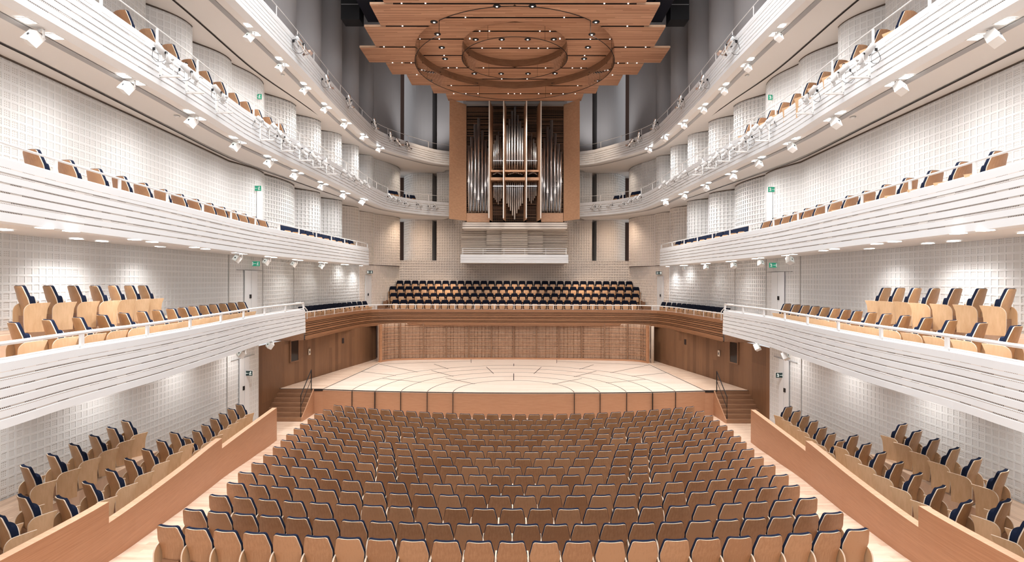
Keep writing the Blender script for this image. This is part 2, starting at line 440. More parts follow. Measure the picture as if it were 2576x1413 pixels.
def seat_data(ply, arm, pfx, fab=None):
    return dict(shell=shade(m_shell.mesh(pfx+'_backrest', [ply, EDGEPLY])), bc=shade(m_bcush.mesh(pfx+'_back_cushion', fab or NAVY)),
                pan=shade(m_pan.mesh(pfx+'_seat', [ply, EDGEPLY])), sc=shade(m_scush.mesh(pfx+'_seat_cushion', fab or NAVY)),
                arm=m_arm.mesh(pfx+'_armrest', [arm, EDGEPLY]), ped=m_ped.mesh(pfx+'_pedestal', STEPW))
D_ST = seat_data(SEATPLY, ARMPLY, 'stalls'); D_SD = seat_data(SIDEPLY, ARMPLY, 'side'); NAVYC = mat('dark_navy_fabric', (.006, .008, .017), .95, spec=.1)
D_CH = seat_data(CHOIRPLY, CHOIRPLY, 'choir', NAVYC)
def seat(name, dat, loc, rz, label, cat, group, arms=(-1,), ped=True, halfw=.272):
    e = empty(name, loc, rz, label, cat, group)
    lst = [('backrest', 'shell', 0), ('back_cushion', 'bc', 0), ('seat', 'pan', 0)] + [('armrest', 'arm', a*halfw) for a in arms]
    if ped: lst.append(('pedestal', 'ped', 0))
    for n, k, x in lst:
        o = bpy.data.objects.new(n, dat[k]); COL.objects.link(o); o.parent = e; o.location = (x, 0, 0)
        if k == 'pan':
            c = bpy.data.objects.new('seat_cushion', dat['sc']); COL.objects.link(c); c.parent = o
    return e

far = MB()
FM = {'shell': (m_shell, {0: 0, 1: 1}), 'bc': (m_bcush, {0: 2, 1: 2}), 'pan': (m_pan, {0: 0, 1: 1}), 'sc': (m_scush, {0: 2, 1: 2}), 'arm': (m_arm, {0: 3, 1: 1}), 'ped': (m_ped, {0: 4})}
for r in range(16):
    n = NS[r]; p = 2*XE[r]/(n-1); D = DR[r]; sg = SAG[r]/46*1.12
    for i in range(n):
        x = -XE[r]+p*i; y = D+sg*x*x; rz = math.atan(2*sg*x)*1.0
        loc = (x, y+.09, ZR[r]); hw = p/2
        if r < 12:
            seat('stalls_chair', D_ST, loc, rz, f'wooden stalls seat, {nth(i+1)} from the left in the {nth(r+1)} row from the camera',
                 'stalls chair', 'stalls seats in curved rows', arms=(-1, 1) if i == n-1 else (-1,), halfw=hw)
        else:
            M = Matrix.Translation(loc) @ Matrix.Rotation(rz, 4, 'Z')
            for k, (src, mm) in FM.items():
                Mx = M @ Matrix.Translation((-hw, 0, 0)) if k == 'arm' else M
                b = len(far.v); far.v += [tuple(Mx @ Vector(v)) for v in src.v]
                far.f += [tuple(j+b for j in f) for f in src.f]; far.m += [mm[q] for q in src.m]; far.uv += src.uv
SEATFAR = wood('seat_plywood_far', (.30, .155, .075), (.42, .225, .115), (.9, .9, .9), .38)
far.build('stalls_seats', [SEATFAR, EDGEPLY, NAVY, ARMPLY, STEPW], kind='stuff', label='four rows of brown wooden seats nearest the stage front', cat='seating')

# ---------------------------------------------------------------- stage
sx = [(-8.9, 25.85), (-6, 25.45), (-3, 25.25), (0, 25.18), (3, 25.25), (6, 25.45), (8.9, 25.85)]
stg = empty('stage', (0, 30, 0), label='raised maple concert stage with pink-brown wooden front below the choir balcony', cat='stage')
def child(mb, name, mats, parent, **k):
    o = mb.build(name, mats, parent, **k); o.matrix_parent_inverse = Matrix.Translation(parent.location).inverted(); return o
LW = [(-11.0, 23.96), (-10.88, 26.1), (-10.15, 30), (-9.3, 33.6), (-8.87, 35.8)]   # timber side wall
fr = resample(sx, .6)
top = MB(); back = [(-10.9, 25.95)]
outl = [(-10.95, 25.95)]+[tuple(p) for p in fr]+[(10.95, 25.95), (8.6, 37.5), (-8.6, 37.5)]
top.prism(outl, .06, Matrix.Translation((0, 0, STAGE-.06)))
child(top, 'stage_floor', STAGEF, stg)
bd = [(-8.86, 25.9), (-8.3, 34.35)]
for s_ in (1, -1):       # darker side aprons of the stage floor
    mb = MB(); mb.prism([(s_*x, y) for x, y in ([(-10.9, 25.97), (-8.9, 25.9), (-8.3, 34.35), (-8.4, 36.4), (-9.1, 36.4), (-8.9, 35.8)])][::s_], .012, Matrix.Translation((0, 0, STAGE)))
    child(mb, 'stage_apron', FLOORW, stg)
ff = MB(); sweep(ff, fr, [(.0, STAGE, 0), (.0, STAGE-.03, 1), (-.015, STAGE-.03, 1), (-.015, 0, 1)])
child(ff, 'front_panel', [DARK, STAGEW], stg)
ed = MB(); sweep(ed, fr, [(.012, STAGE+.004, 0), (.012, STAGE-.035, 0)]); child(ed, 'edge_strip', DARK, stg)
jt = MB()
def strip(mb, pts, w, z, m=0, h=.004):
    pl = [Vector(p[:2]) for p in pts]; sweep(mb, pl, [(-w/2, z, m), (-w/2, z+h, m), (w/2, z+h, m), (w/2, z, m)])
for R_, b in ((2.75, 3.0), (3.93, 4.15), (5.15, 5.35), (6.35, 6.5), (7.45, 7.6)):
    y0 = 25.22+.0085*R_*R_
    pts = [(-R_*math.cos(a), y0+b*math.sin(a)) for a in [math.pi*k/40 for k in range(41)]]
    strip(jt, pts, .03, STAGE+.001)
for a, b in (((1092, 916), (1128, 928)), ((954, 916), (1050, 936)), ((909, 935), (996, 945)), ((1085, 932), (1141, 947)), ((962, 952), (1060, 962)), ((1121, 951), (1195, 966)),
             ((1223.5, 923), (1242, 940)), ((1185, 904), (1185, 913)), ((952, 916), (1184, 908)), ((812, 979), (954, 914))):
    A, B = PH(*a, STAGE-CZ), PH(*b, STAGE-CZ)
    for s_ in (1, -1): strip(jt, [(s_*A.x, A.y), (s_*B.x, B.y)][::s_], .026, STAGE+.013)
for y0, y1 in ((30.4, 28.3), (34, 33)): strip(jt, [(0, y1), (0, y0)], .04, STAGE+.001)
child(jt, 'joint_line', DARK, stg)
sm = MB()
for x in (-7.45, -6.35, -5.15, -3.93, -2.75, 2.75, 3.93, 5.15, 6.35, 7.45):
    y = min(fr, key=lambda q: abs(q.x-x)).y; sm.box((x-.01, y-.07, 0), (x+.01, y+.05, STAGE-.04))
child(sm, 'front_seam', DARK, stg)
# fill wall of the stage front beside the stairs
for s_, side in SIDES:
    st = empty('stage_steps', (s_*-10, 25, 0), label=f'dark wooden stage steps at the {side} end of the stage', cat='steps', group=None)
    mb = MB(); n = 7; run = .24; rise = STAGE/n
    for k in range(n):
        y0 = 25.85-run*(n-1-k)-.02; xx = sorted((s_*-10.98, s_*-9.32))
        mb.box((xx[0], y0, 0), (xx[1], 25.82, rise*(k+1)-.002))
    child(mb, 'tread', STEPW, st)
    mb = MB(); xx = sorted((s_*-9.32, s_*-9.28))
    pts = [(25.9, 0), (25.9, STAGE-.02)]+[(25.83-run*(n-1-k), rise*(k+1)-.0) for k in range(n-1, -1, -1)]+[(25.83-run*(n-1), 0)]
    mb.poly([(xx[0], *p) for p in pts]); mb.poly([(xx[1], *p) for p in reversed(pts)])
    for i in range(len(pts)):
        a, b = pts[i], pts[(i+1) % len(pts)]; mb.quad((xx[0], *a), (xx[1], *a), (xx[1], *b), (xx[0], *b))
    child(mb, 'string_board', STAGEW, st)
    mb = MB(); xx = sorted((s_*-9.3, s_*-8.88)); mb.box((xx[0], 25.86, 0), (xx[1], 25.95, STAGE-.08)); child(mb, 'side_panel', STAGEW, st)
    mb = MB(); xx = sorted((s_*-10.95, s_*-8.88)); mb.box((xx[0], 25.83, STAGE-.09), (xx[1], 25.93, STAGE+.002)); child(mb, 'top_edge', DARK, st)
    rl = MB(); X = s_*-9.4
    a0, a1 = (X, 24.55, .16), (X, 24.55, 1.12); b1, b0 = (X, 25.8, 2.05), (X, 25.8, STAGE-.05)
    rl.tube([a0, a1, b1, b0], .022, 6); rl.tube([(X, 24.55, .65), (X, 25.8, 1.6)], .014, 6)
    o = rl.build('stair_handrail', BLACK); tag(o, f'thin black steel handrail on the {side} stage steps', 'handrail')

# timber side walls
for s_, side in SIDES:
    mb = MB(); pl = resample(LW, .8)
    pl = pl if s_ > 0 else [Vector((-p.x, p.y)) for p in reversed(pl)]
    plain(mb, pl, -.02, CZ-2.84)
    a, b = (pl[-1], Vector((-9.8, 39))) if s_ > 0 else (Vector((9.8, 39)), pl[0])
    plain(mb, [a, b], 0, CZ-2.84)
    mb.build(f'wall_{side}_timber', WALLW, kind='structure')
    # small window and wall plates
    wx = 745; c = PD(736, 886, 26.6)
    p, t = None, None
    def wallpt(x, y, off=.02):
        dx, _ = _n(x, y); best = None
        pls = resample(LW, .2)
        for q in pls:
            e = abs(q.x-(CX+dx/F*q.y))
            if best is None or e < best[0]: best = (e, q)
        q = best[1]; return PD(x, y, q.y)+Vector((off, 0, 0))
    A, B = wallpt(726, 860), wallpt(744, 910)
    w = empty('window_1' if s_ > 0 else 'window_2', kind_ := (0, 0, 0)); w['kind'] = 'structure'
    mb = MB(); zt, zb = 3.26, 2.28
    def bxw(y0, y1, z0, z1, off, th):
        vs = []
        for y, z in ((y0, z0), (y1, z0), (y1, z1), (y0, z1)):
            xw = None
            for i in range(len(LW)-1):
                if LW[i][1] <= y <= LW[i+1][1]:
                    k = (y-LW[i][1])/(LW[i+1][1]-LW[i][1]); xw = LW[i][0]+k*(LW[i+1][0]-LW[i][0])
            vs.append((xw+off, y, z))
        return [(s_*x, y, z) for x, y, z in vs], [(s_*(x+th), y, z) for x, y, z in vs]
    def slab(mb, *a):
        p, q = bxw(*a); mb.add([Vector(v) for v in p+q], [(0, 1, 2, 3), (7, 6, 5, 4), (0, 4, 5, 1), (1, 5, 6, 2), (2, 6, 7, 3), (3, 7, 4, 0)])
    slab(mb, 26.74, 27.36, zb, zt, .01, .02); mb.build('window_pane', mat('booth_glass', (.015, .012, .012), .08), w)
    mb = MB()
    for a in ((26.68, 26.74), (27.36, 27.42)): slab(mb, a[0], a[1], zb-.06, zt+.06, .0, .05)
    slab(mb, 26.7, 27.4, zb-.05, zb, 0, .05); slab(mb, 26.7, 27.4, zt, zt+.05, 0, .05)
    mb.build('window_frame', STEPW, w)
    for k, (y, z) in enumerate(((28.3, 2.4), (31.6, 2.62))):
        mb = MB(); slab(mb, y, y+.16, z, z+.3, .0, .03)
        if k == 0: slab(mb, y+.05, y+.11, z+.08, z+.2, .03, .01); mb.m = [0]*6+[1]*6
        o = mb.build('wall_plate', [mat('plate', (.7, .6, .5) if k == 0 else (.03, .02, .02), .5), BLACK])
        tag(o, (f'small pale switch plate on the {side} timber wall beside the stage' if k == 0 else f'narrow dark plate far back on the {side} timber wall'), 'wall plate')

# lattice wall behind the stage
LAT = [(-8.3, 34.35), (-7.95, 35.0), (-7.2, 35.4), (-4, 35.8), (0, 35.95), (4, 35.8), (7.2, 35.4), (7.95, 35.0), (8.3, 34.35)]
LZ0, LZ1 = STAGE, 3.48
lat = empty('lattice_screen', (0, 36, STAGE), label='curved wooden lattice screen across the back of the stage', cat='screen')
pl = resample(LAT, .35)
mb = MB(); sweep(mb, pl, [(-.14, LZ0, 0), (-.14, LZ1, 0)]); child(mb, 'backing_panel', LATB, lat)
mb = MB(); z = LZ0+.08; k = 0
while z < LZ1-.03:
    h = .018 if k % 3 else .034
    sweep(mb, pl, [(-.02, z, 0), (.01, z, 0), (.01, z+h, 0), (-.02, z+h, 0)], closed=True)
    z += random.choice((.07, .10, .12, .085)); k += 1
sweep(mb, pl, [(-.1, LZ0, 0), (.06, LZ0, 0), (.06, LZ0+.09, 0), (-.1, LZ0+.09, 0)], closed=True)
child(mb, 'lattice_slat', LATW, lat)
L = length(pl); mb = MB(); mp = MB()
for i in range(80):
    p, t = at_len(pl, L*(i+.5+random.uniform(-.2, .2))/80); nn = Vector((t.y, -t.x)); q = p-nn*.07
    mb.tube([(*q, LZ0), (*q, LZ1)], random.choice((.006, .01, .018)), 4)
child(mb, 'upright_slat', STEPW, lat)
for i in range(13):
    p, t = at_len(pl, .12+(L-.24)*i/12); nn = Vector((t.y, -t.x)); a = math.atan2(t.y, t.x)
    mb = MB(); M = Matrix.Translation((*(p-nn*.04), LZ0)) @ Matrix.Rotation(a, 4, 'Z'); w = .09 if i in (0, 12) else .045
    mb.box((-w, -.08, 0), (w, .03, LZ1-LZ0), 0, M); child(mb, 'post', [LATW if i in (0, 12) else STEPW], lat)
mb = MB(); p = Vector((8.52, 34.4))
for k in range(3): mb.tube([(p.x+.05*k, p.y+.03*k, STAGE), (p.x+.05*k, p.y+.03*k, 3.44)], .045, 8)
mb.build('curtain', mat('cream_cloth', (.62, .5, .4), .9), smooth=True, label='narrow cream curtain hanging at the right end of the lattice screen', cat='curtain')

# ---------------------------------------------------------------- timber choir balcony parapet
CH = [(-10.0, 26.6), (-9.75, 30.2), (-9.45, 33.2), (-8.95, 34.9), (-8.1, 35.5), (-6.5, 35.62), (0, 35.62), (6.5, 35.62), (8.1, 35.5), (8.95, 34.9), (9.45, 33.2), (9.75, 30.2), (10.0, 26.6)]
cp = resample(CH, .35); CT, CB = CZ-1.84, CZ-2.86
cb = empty('choir_balcony', (0, 36, CB), label='timber balcony with ribbed wooden parapet behind and beside the stage', cat='balcony')
prof = [(-.45, CT, 0), (.0, CT, 0), (.0, CT-.17, 0)]; z = CT-.17
for h in (.055, .075, .11, .07, .12, .06, .09):
    prof += [(.0, z, 1), (-.06, z-.004, 1), (-.06, z-.03, 1), (.014, z-.036, 0), (.014, z-h, 0)]; z -= h+.02
prof += [(.0, CB+.03, 0), (.03, CB+.03, 0), (.03, CB, 0), (-.5, CB, 0)]
mb = MB(); sweep(mb, cp, prof); child(mb, 'parapet', [FASW, STEPW], cb)
outer = [Vector((max(-11.6, min(11.6, p.x*1.25)), p.y if abs(p.x) > 9 else 36.3)) for p in cp]
mb = MB(); ribbon(mb, cp, [Vector((p.x*1.18, p.y)) if abs(p.x) > 8.9 else Vector((p.x*1.05, 41)) for p in cp], CB+.02, CB+.02); child(mb, 'underside', STEPW, cb)
mb = MB(); ribbon(mb, cp, [Vector((p.x*1.18, p.y)) if abs(p.x) > 8.9 else Vector((p.x*1.05, 41)) for p in cp], ZCH, ZCH); child(mb, 'deck', PLATW, cb)
for s_ in (-1, 1):
    mb = MB(); mb.quad((s_*10.05, 26.6, CB), (s_*11.5, 26.0, CB), (s_*11.5, 26.0, CT), (s_*10.05, 26.6, CT)); child(mb, 'end_panel', STEPW, cb)
def offset(pl, d):
    nn = normals(pl); return [p+n*d for p, n in zip(pl, nn)]
def railing(name, pl, z, h, r, step, label, cat='railing', postr=None, low=None, wires=(), inset=-.08, z0=None):
    e = empty(name, (0, 0, 0), label=label, cat=cat)
    q = offset(pl, inset); mb = MB(); mb.tube([(*p, z+h) for p in q], r, 8); child(mb, 'handrail', RAILW, e, smooth=True)
    if low is not None: mb = MB(); mb.tube([(*p, z+low) for p in q], r*.6, 6); child(mb, 'lower_rail', RAILW, e)
    if wires:
        mb = MB()
        for w_ in wires: mb.tube([(*p, z+w_) for p in q], .006, 4)
        child(mb, 'wire', RAILW, e)
    L = length(q); n = max(1, int(L/step)); pr = postr or r
    for i in range(n+1):
        p, t = at_len(q, L*i/n); a = math.atan2(t.y, t.x); mb = MB()
        M = Matrix.Translation((*p, z-.06)) @ Matrix.Rotation(a, 4, 'Z'); mb.box((-pr, -pr*.5, 0), (pr, pr*.5, h+.05), 0, M); child(mb, 'post', RAILW, e)
    return e
railing('balcony_railing', cp, CT, .30, .03, 1.25, 'white handrail on thin posts above the timber choir parapet', postr=.02, wires=(.03,))

# ---------------------------------------------------------------- white side balconies
def path(px, H, pre=(), post=(), step=.5):
    return resample(list(pre)+[tuple(PH(x, y, H)[:2]) for x, y in px]+list(post), step)
B1 = resample([(-7.7, 4.5), (-7.95, 8.69), (-8.15, 10.3), (-8.28, 12.95), (-8.72, 16.67), (-9.2, 20.2), (-9.33, 24.85)], .5)
B2 = path([(0, 396), (200, 452), (400, 504), (622, 562), (700, 579), (859, 611), (927, 624)], Z2T-CZ, pre=[(-7.5, 4.5)])
B3 = path([(363, 88), (445, 146), (523, 204), (632, 285), (861, 421), (969, 485), (1043, 501), (1129, 509.5)], Z3T-CZ, pre=[(-7.9, 5.5)], post=[(-4.25, 38.35)])
B4 = path([(730, 78), (859, 234), (945, 323), (1002, 348), (1093, 375), (1129, 380)], Z4T-CZ, pre=[(-8.0, 5.5), (-8.0, 12)], post=[(-4.25, 38.35)])
print('B1', [tuple(round(c, 2) for c in p) for p in (B1[0], B1[-1])], 'B2', B2[-1], 'B3', [tuple(round(c, 1) for c in p) for p in B3[::8]], 'B4', [tuple(round(c, 1) for c in p) for p in B4[::8]])
def fascia_prof(zt, zb, n=6, lean=.02):
    h = zt-zb; g = .036; prof = [(-.35, zt, 0), (0, zt, 0)]
    bs = [.26, .15, .135, .14, .15, .165][:n]; tot = sum(bs)
    prof.append((0, zt-.105*h-.03, 2)); prof.append((0, zt-.105*h-.042, 0))
    z = zt; off = 0
    for i, b in enumerate(bs):
        z2 = z-b/tot*(h-g*(n-1)-.0); prof.append((off, z2, 1))
        if i < n-1:
            prof += [(off-.016, z2-.002, 2), (off-.016, z2-g+.004, 1)]; off += lean; prof.append((off, z2-g, 0)); z = z2-g
            if i in (0, 3): prof += [(off, z-.006, 2), (off, z-.018, 0)]
        else: prof[-1] = (off, z2, 0)
    prof += [(off-.02, zb, 0), (off-.30, zb-.0, 0)]
    return prof
def outer_curve(pl, wallx=-11.4):
    r = []
    for i, p in enumerate(pl):
        if p.y < 34 or p.x < -8.6: r.append(Vector((wallx, p.y)))
        else: r.append(Vector((min(-4.3, p.x*1.35-.8), p.y+6)))
    return r
LAB = {1: 'first white slatted side balcony, lowest on the SIDE, running level with the eye',
       2: 'second white slatted side balcony up on the SIDE, ending before the organ',
       3: 'third white slatted balcony up on the SIDE, hung with stage spotlights',
       4: 'topmost white slatted balcony gallery on the SIDE below the grey upper walls'}
BAL = {}
for k, pl, zt, zb, so, lean, deck in ((1, B1, Z1T, Z1B, Z1B+.08, .004, F1), (2, B2, Z2T, Z2B, SO2, .004, F2), (3, B3, Z3T, Z3B, SO3, .01, F3), (4, B4, Z4T, Z4B, SO4, .01, Z4T-.4)):
    oc = outer_curve(pl)
    for sg, side in SIDES:
        e = empty('balcony', (sg*-9, 20, zb), label=LAB[k].replace('SIDE', side), cat='balcony'); BAL[k, sg] = e
        mb = MB(); sweep(mb, pl, fascia_prof(zt, zb, lean=lean))
        # end face
        p = pl[-1]; q = Vector((p.x-2.2, p.y+.2))
        if k <= 2: mb.quad((*p, zb), (*q, zb), (*q, zt), (*p, zt), 0)
        so_ = MB(); ribbon(so_, [v for v in offset(pl, -.2)], oc, zb+.01, so, 0)
        dk = MB(); ribbon(dk, pl, oc, deck, deck, 0)
        if sg < 0: mb, so_, dk = mb.mirror(), so_.mirror(), dk.mirror()
        child(mb, 'parapet', [WHITE, WHITE, PERF], e); child(so_, 'soffit', SOFFIT, e); child(dk, 'deck', PLATW, e)
        if k in (3, 4):
            sl = MB(); g = offset(pl, -.62); zz = [zb+.01+(so-zb-.01)*(.42/3.0)-.02]*2
            sweep(sl, g, [(-.09, zz[0], 0), (.09, zz[0], 0)])
            if sg < 0: sl = sl.mirror()
            child(sl, 'ceiling_grille', GREY, e)
    # railings
for sg, side in SIDES:
    def S(pl): return pl if sg > 0 else [Vector((-p.x, p.y)) for p in reversed(pl)]
    ins = -.08
    railing('balcony_railing', S(B1), Z1T, .29, .035, 1.9, f'thick white handrail on flat posts along the lowest {side} balcony', low=.05, postr=.045)
    railing('balcony_railing', S(B2), Z2T, .27, .022, 1.9, f'white handrail with posts along the second {side} balcony', low=.03, postr=.035)
    railing('balcony_railing', S(B3), Z3T, .42, .014, 1.8, f'thin steel rail along the {side} spotlight balcony', postr=.03)
    railing('balcony_railing', S(B4), Z4T, .42, .014, 1.9, f'thin steel rail along the topmost {side} gallery', postr=.018)
    e = empty('balcony_railing', (0, 0, 0), label=f'short white rail hoop at the stage end of the lowest {side} balcony', cat='railing')
    mb = MB(); P0 = Vector((sg*-9.9, 26.6)); mb.tube([(*P0, CT-.02), (*P0, CT+.42), (P0.x-.12*sg, P0.y-.5, CT+.80), (P0.x-.16*sg, P0.y-1.0, CT+.80)], .022, 8)
    child(mb, 'rail_tube', RAILW, e, smooth=True)
# dark expansion lines in the soffits
for px, H, so in (([(0, 109), (200, 208), (400, 309), (574, 396), (683, 436), (860, 497), (1002, 540)], Z3B-CZ+.055, 3), ([(435, 0), (635, 173), (750, 253), (860, 331), (952, 389), (1010, 405)], Z4B-CZ+.055, 4)):
    pl = path(px, H, pre=[(-9.9, 6)] if so == 3 else [(-9.9, 8)])
    for sg, side in SIDES:
        mb = MB(); sweep(mb, pl, [(-.035, CZ+H, 0), (.035, CZ+H, 0)])
        (mb if sg > 0 else mb.mirror()).build('shadow_joint', DARK, BAL[so, sg]).matrix_parent_inverse = Matrix.Translation(BAL[so, sg].location).inverted()

# ---------------------------------------------------------------- gypsum walls
def xypts(px, H): return [tuple(PH(x, y, H)[:2]) for x, y in px]
L2N = [(574, 400), (662, 431), (663, 433), (739, 462), (740, 470), (804, 481), (806.5, 493.5), (860, 501), (860, 512), (902, 519), (903, 527), (940, 533), (940.5, 534), (1002, 544)]
L3N = [(356, 0), (482, 61), (482, 100), (580, 148), (581, 154.5), (662, 207), (664, 231), (744, 261.5), (744, 284.6), (806.7, 302), (806.7, 324), (859, 336), (859, 357.6), (902, 364.5), (902, 384.7), (938, 390), (939, 394), (1003, 413)]
P2 = xypts(L2N, 4.6); P3 = xypts(L3N, 8.1)
print('P2', [(round(a, 1), round(b, 1)) for a, b in P2]); print('P3', [(round(a, 1), round(b, 1)) for a, b in P3])
def level(name, z0, z1, pans, cellular=True, material=None, steps=True, gap=None):
    u = 0; mb = MB(); last = None
    for A, B, bl in pans:
        pl = arc(A, B, bl, 12)
        if last is not None and steps and (pl[0]-last).length > .02: plain(mb, [last, pl[0]], z0, z1, 1)
        if cellular: u = relief(mb, pl, z0, z1, u, m=3 if (z0 > 7 and z0 < 8 and pl[-1].y > 31.6) or (z0 < 7 and pl[-1].y > 40) else 0, depth=.009 if pl[-1].y < 25 else (.03 if z0 > 7 else .025))
        else: plain(mb, pl, z0, z1, 0)
        if gap: plain(mb, [q+n*.005 for q, n in zip(pl, normals(pl))], gap-.03, gap+.06, 2)
        last = pl[-1]
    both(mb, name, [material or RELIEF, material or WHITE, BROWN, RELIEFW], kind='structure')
NEAR0 = [((-10.95, 3.5), (-11.0, 10), 0), ((-11.0, 10), (-11.0, 17), 0), ((-11.0, 17), (-11.0, 21.3), 0), ((-11.0, 21.32), (-11.0, 23.96), 0)]
level('wall_SIDE_stalls', -.02, 4.2, NEAR0, gap=Z1B+.06)
level('wall_SIDE_first', 3.7, SO2+.02, [((-10.9, 3.5), (-11.0, 21.4), 0), ((-11.0, 21.42), (-11.0, 24.3), .0), ((-11.0, 24.32), (-11.0, 27.7), .06), ((-11.0, 27.72), (-10.98, 31.2), .1), ((-11.0, 31.22), (-10.02, 35.9), .15), ((-10.0, 35.92), (-8.45, 41.0), .1)], gap=None)
for _ in ():pass
pans2 = [((-10.2, 3.5), P2[0], .1)]+[(P2[i], P2[i+1], .17) for i in range(0, 14, 2)]
pans2[-1] = (P2[12], (-8.45, 41.0), .5)
level('wall_SIDE_second', 7.26, SO3+.03, pans2, gap=Z3B+.09)
pans3 = [((-10.5, 3.5), (-10.6, 10), .15), ((-10.7, 10), (-10.5, 15.8), .2)]+[(P3[i], P3[i+1], .2) for i in range(0, 18, 2)]
pans3[-1] = (P3[16], (-8.45, 41.0), .5)
level('wall_SIDE_third', 10.88, SO4+.03, pans3, gap=Z4B+.08)
level('wall_SIDE_upper', SO4, 28, pans3, cellular=False, material=UPPER)
# back wall
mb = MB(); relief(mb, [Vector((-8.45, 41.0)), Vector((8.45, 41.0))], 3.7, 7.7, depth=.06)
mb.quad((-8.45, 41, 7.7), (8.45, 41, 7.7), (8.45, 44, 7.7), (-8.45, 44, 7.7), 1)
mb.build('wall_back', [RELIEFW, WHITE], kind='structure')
mb = MB(); plain(mb, [Vector((-12, 44)), Vector((12, 44))], 0, 28); mb.build('wall_back_timber', DBROWN, kind='structure')
for z0, z1, cel in ((7.7, SO3+.03, True), (10.8, SO4+.03, True), (SO4, 28, False)):
    mb = MB(); a = arc((-8.55, 43.0), (-6.15, 41.6), .75, 14); b = arc((-5.75, 41.2), (-2.2, 41.0), .1, 8)
    for pl in (a, b):
        if cel: relief(mb, pl, z0, z1, depth=.045)
        else: plain(mb, pl, z0, z1)
    plain(mb, [a[-1], Vector((-6.15, 43.9))], z0, z1, 1); 
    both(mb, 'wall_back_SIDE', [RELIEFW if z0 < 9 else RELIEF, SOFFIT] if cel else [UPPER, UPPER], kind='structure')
for zz in (SO3, SO4):       # soffits over the rear corners
    for sg in (1, -1):
        mb = MB(); mb.quad((sg*9.8, 37.5, zz+.04), (sg*4.4, 38.9, zz+.04), (sg*4.4, 44, zz+.04), (sg*9.8, 44, zz+.04)); mb.build('ceiling_rear_soffit', SOFFIT, kind='structure')
mb = MB(); mb.quad((-13, -2, 28), (13, -2, 28), (13, 45, 28), (-13, 45, 28)); mb.build('ceiling', mat('dark_ceiling', (.03, .03, .04), .8), kind='structure')
# pilaster seams on the flat walls
for sg, side in SIDES:
    for k, (x, y, z0, z1) in enumerate(((-10.985, 21.4, F1, SO2), (-10.985, 24.3, F1, SO2), (-10.985, 27.7, F1, SO2), (-10.985, 21.3, 0, 3.9))):
        mb = MB(); mb.box((sg*x-.012, y-.012, z0), (sg*x+.012, y+.012, z1)); mb.build(f'trim_{k+1 if sg > 0 else k+5}', SEAM, kind='structure')
# doors
dn = 0
for sg, side in SIDES:
    for (y0, y1, z0, z1, x0, x1, hz) in ((22.6, 23.7, F1, 6.6, -10.97, -10.97, 5.45), (22.2, 23.0, .5, 3.05, -10.97, -10.97, 1.75), (36.5, 37.2, ZCH, 6.55, -9.78, -9.57, 5.2)):
        dn += 1; e = empty(f'door_{dn}', (0, 0, 0)); e['kind'] = 'structure'
        mb = MB(); ym = (y0+y1)/2; xm = (x0+x1)/2
        for ya, yb, xa, xb in ((y0, ym-.012, x0, xm), (ym+.012, y1, xm, x1)):
            pts = [(sg*xa, ya), (sg*xb, yb), (sg*(xb+.03), yb), (sg*(xa+.03), ya)]
            mb.prism(pts if sg > 0 else pts[::-1], z1-z0, Matrix.Translation((0, 0, z0)))
        child(mb, 'door_leaf', WHITE, e)
        mb = MB(); mb.box((sg*(x1+.0)-.015, y0-(.6 if hz else 0), z1), (sg*(x1+.0)+.015, y1+(.5 if hz else 0), z1+.02)); child(mb, 'door_frame', GREY, e)
        if hz: mb = MB(); mb.box((sg*(xm+.04)-.02, ym-.17, hz), (sg*(xm+.04)+.02, ym-.04, hz+.16)); child(mb, 'door_handle', BLACK, e)

for sg, side in SIDES:
    dn += 1; e = empty(f'door_{dn}', (0, 0, 0)); e['kind'] = 'structure'
    pl = offset(arc(P2[0], P2[1], .17, 12)[8:12], .012); mb = MB()
    sweep(mb, pl, [(-.02, F2, 0), (-.02, 9.9, 0), (0, 9.9, 0), (0, F2, 0)])
    child(mb if sg > 0 else mb.mirror(), 'door_leaf', WHITE, e)
# ---------------------------------------------------------------- timber dividers of the side wings
DV = [(-7.75, 5.6), (-7.6, 8.3), (-7.6, 10.45), (-7.95, 13.2), (-8.44, 16.1), (-9.07, 21.3)]
dv = resample(DV, .4)
def part_of(y0, y1): return [p for p in dv if y0-.01 <= p.y <= y1+.01]
segs = (('nearest, tallest', 5.0, 10.45, 2.02), ('middle', 10.45, 16.1, 1.62), ('farthest, lowest', 16.1, 21.4, 1.32))
def dv_at(y):
    for i in range(len(dv)-1):
        if dv[i].y <= y <= dv[i+1].y: return dv[i].lerp(dv[i+1], (y-dv[i].y)/(dv[i+1].y-dv[i].y))
    return dv[-1] if y > 10 else dv[0]
for sg, side in SIDES:
    for nm, a, b, zt in segs:
        pl = [dv_at(a)]+part_of(a+.1, b-.1)+[dv_at(b)]
        mb = MB(); zl = -.05
        sweep(mb, pl, [(-.17, zl, 0), (-.17, zt, 1), (0, zt, 0), (0, zl, 0)])
        n0, n1 = normals(pl)[0], normals(pl)[-1]
        for p, n in ((pl[0], n0), (pl[-1], n1)):
            q = p-n*.17; mb.quad((*p, zl), (*q, zl), (*q, zt), (*p, zt), 0)
        if sg < 0: mb = mb.mirror()
        mb.build('parapet_divider', [PANEL, PALEW], label=f'{nm} reddish timber parapet section beside the {side} stalls aisle', cat='parapet')  # light on the top face comes from its lighter colour
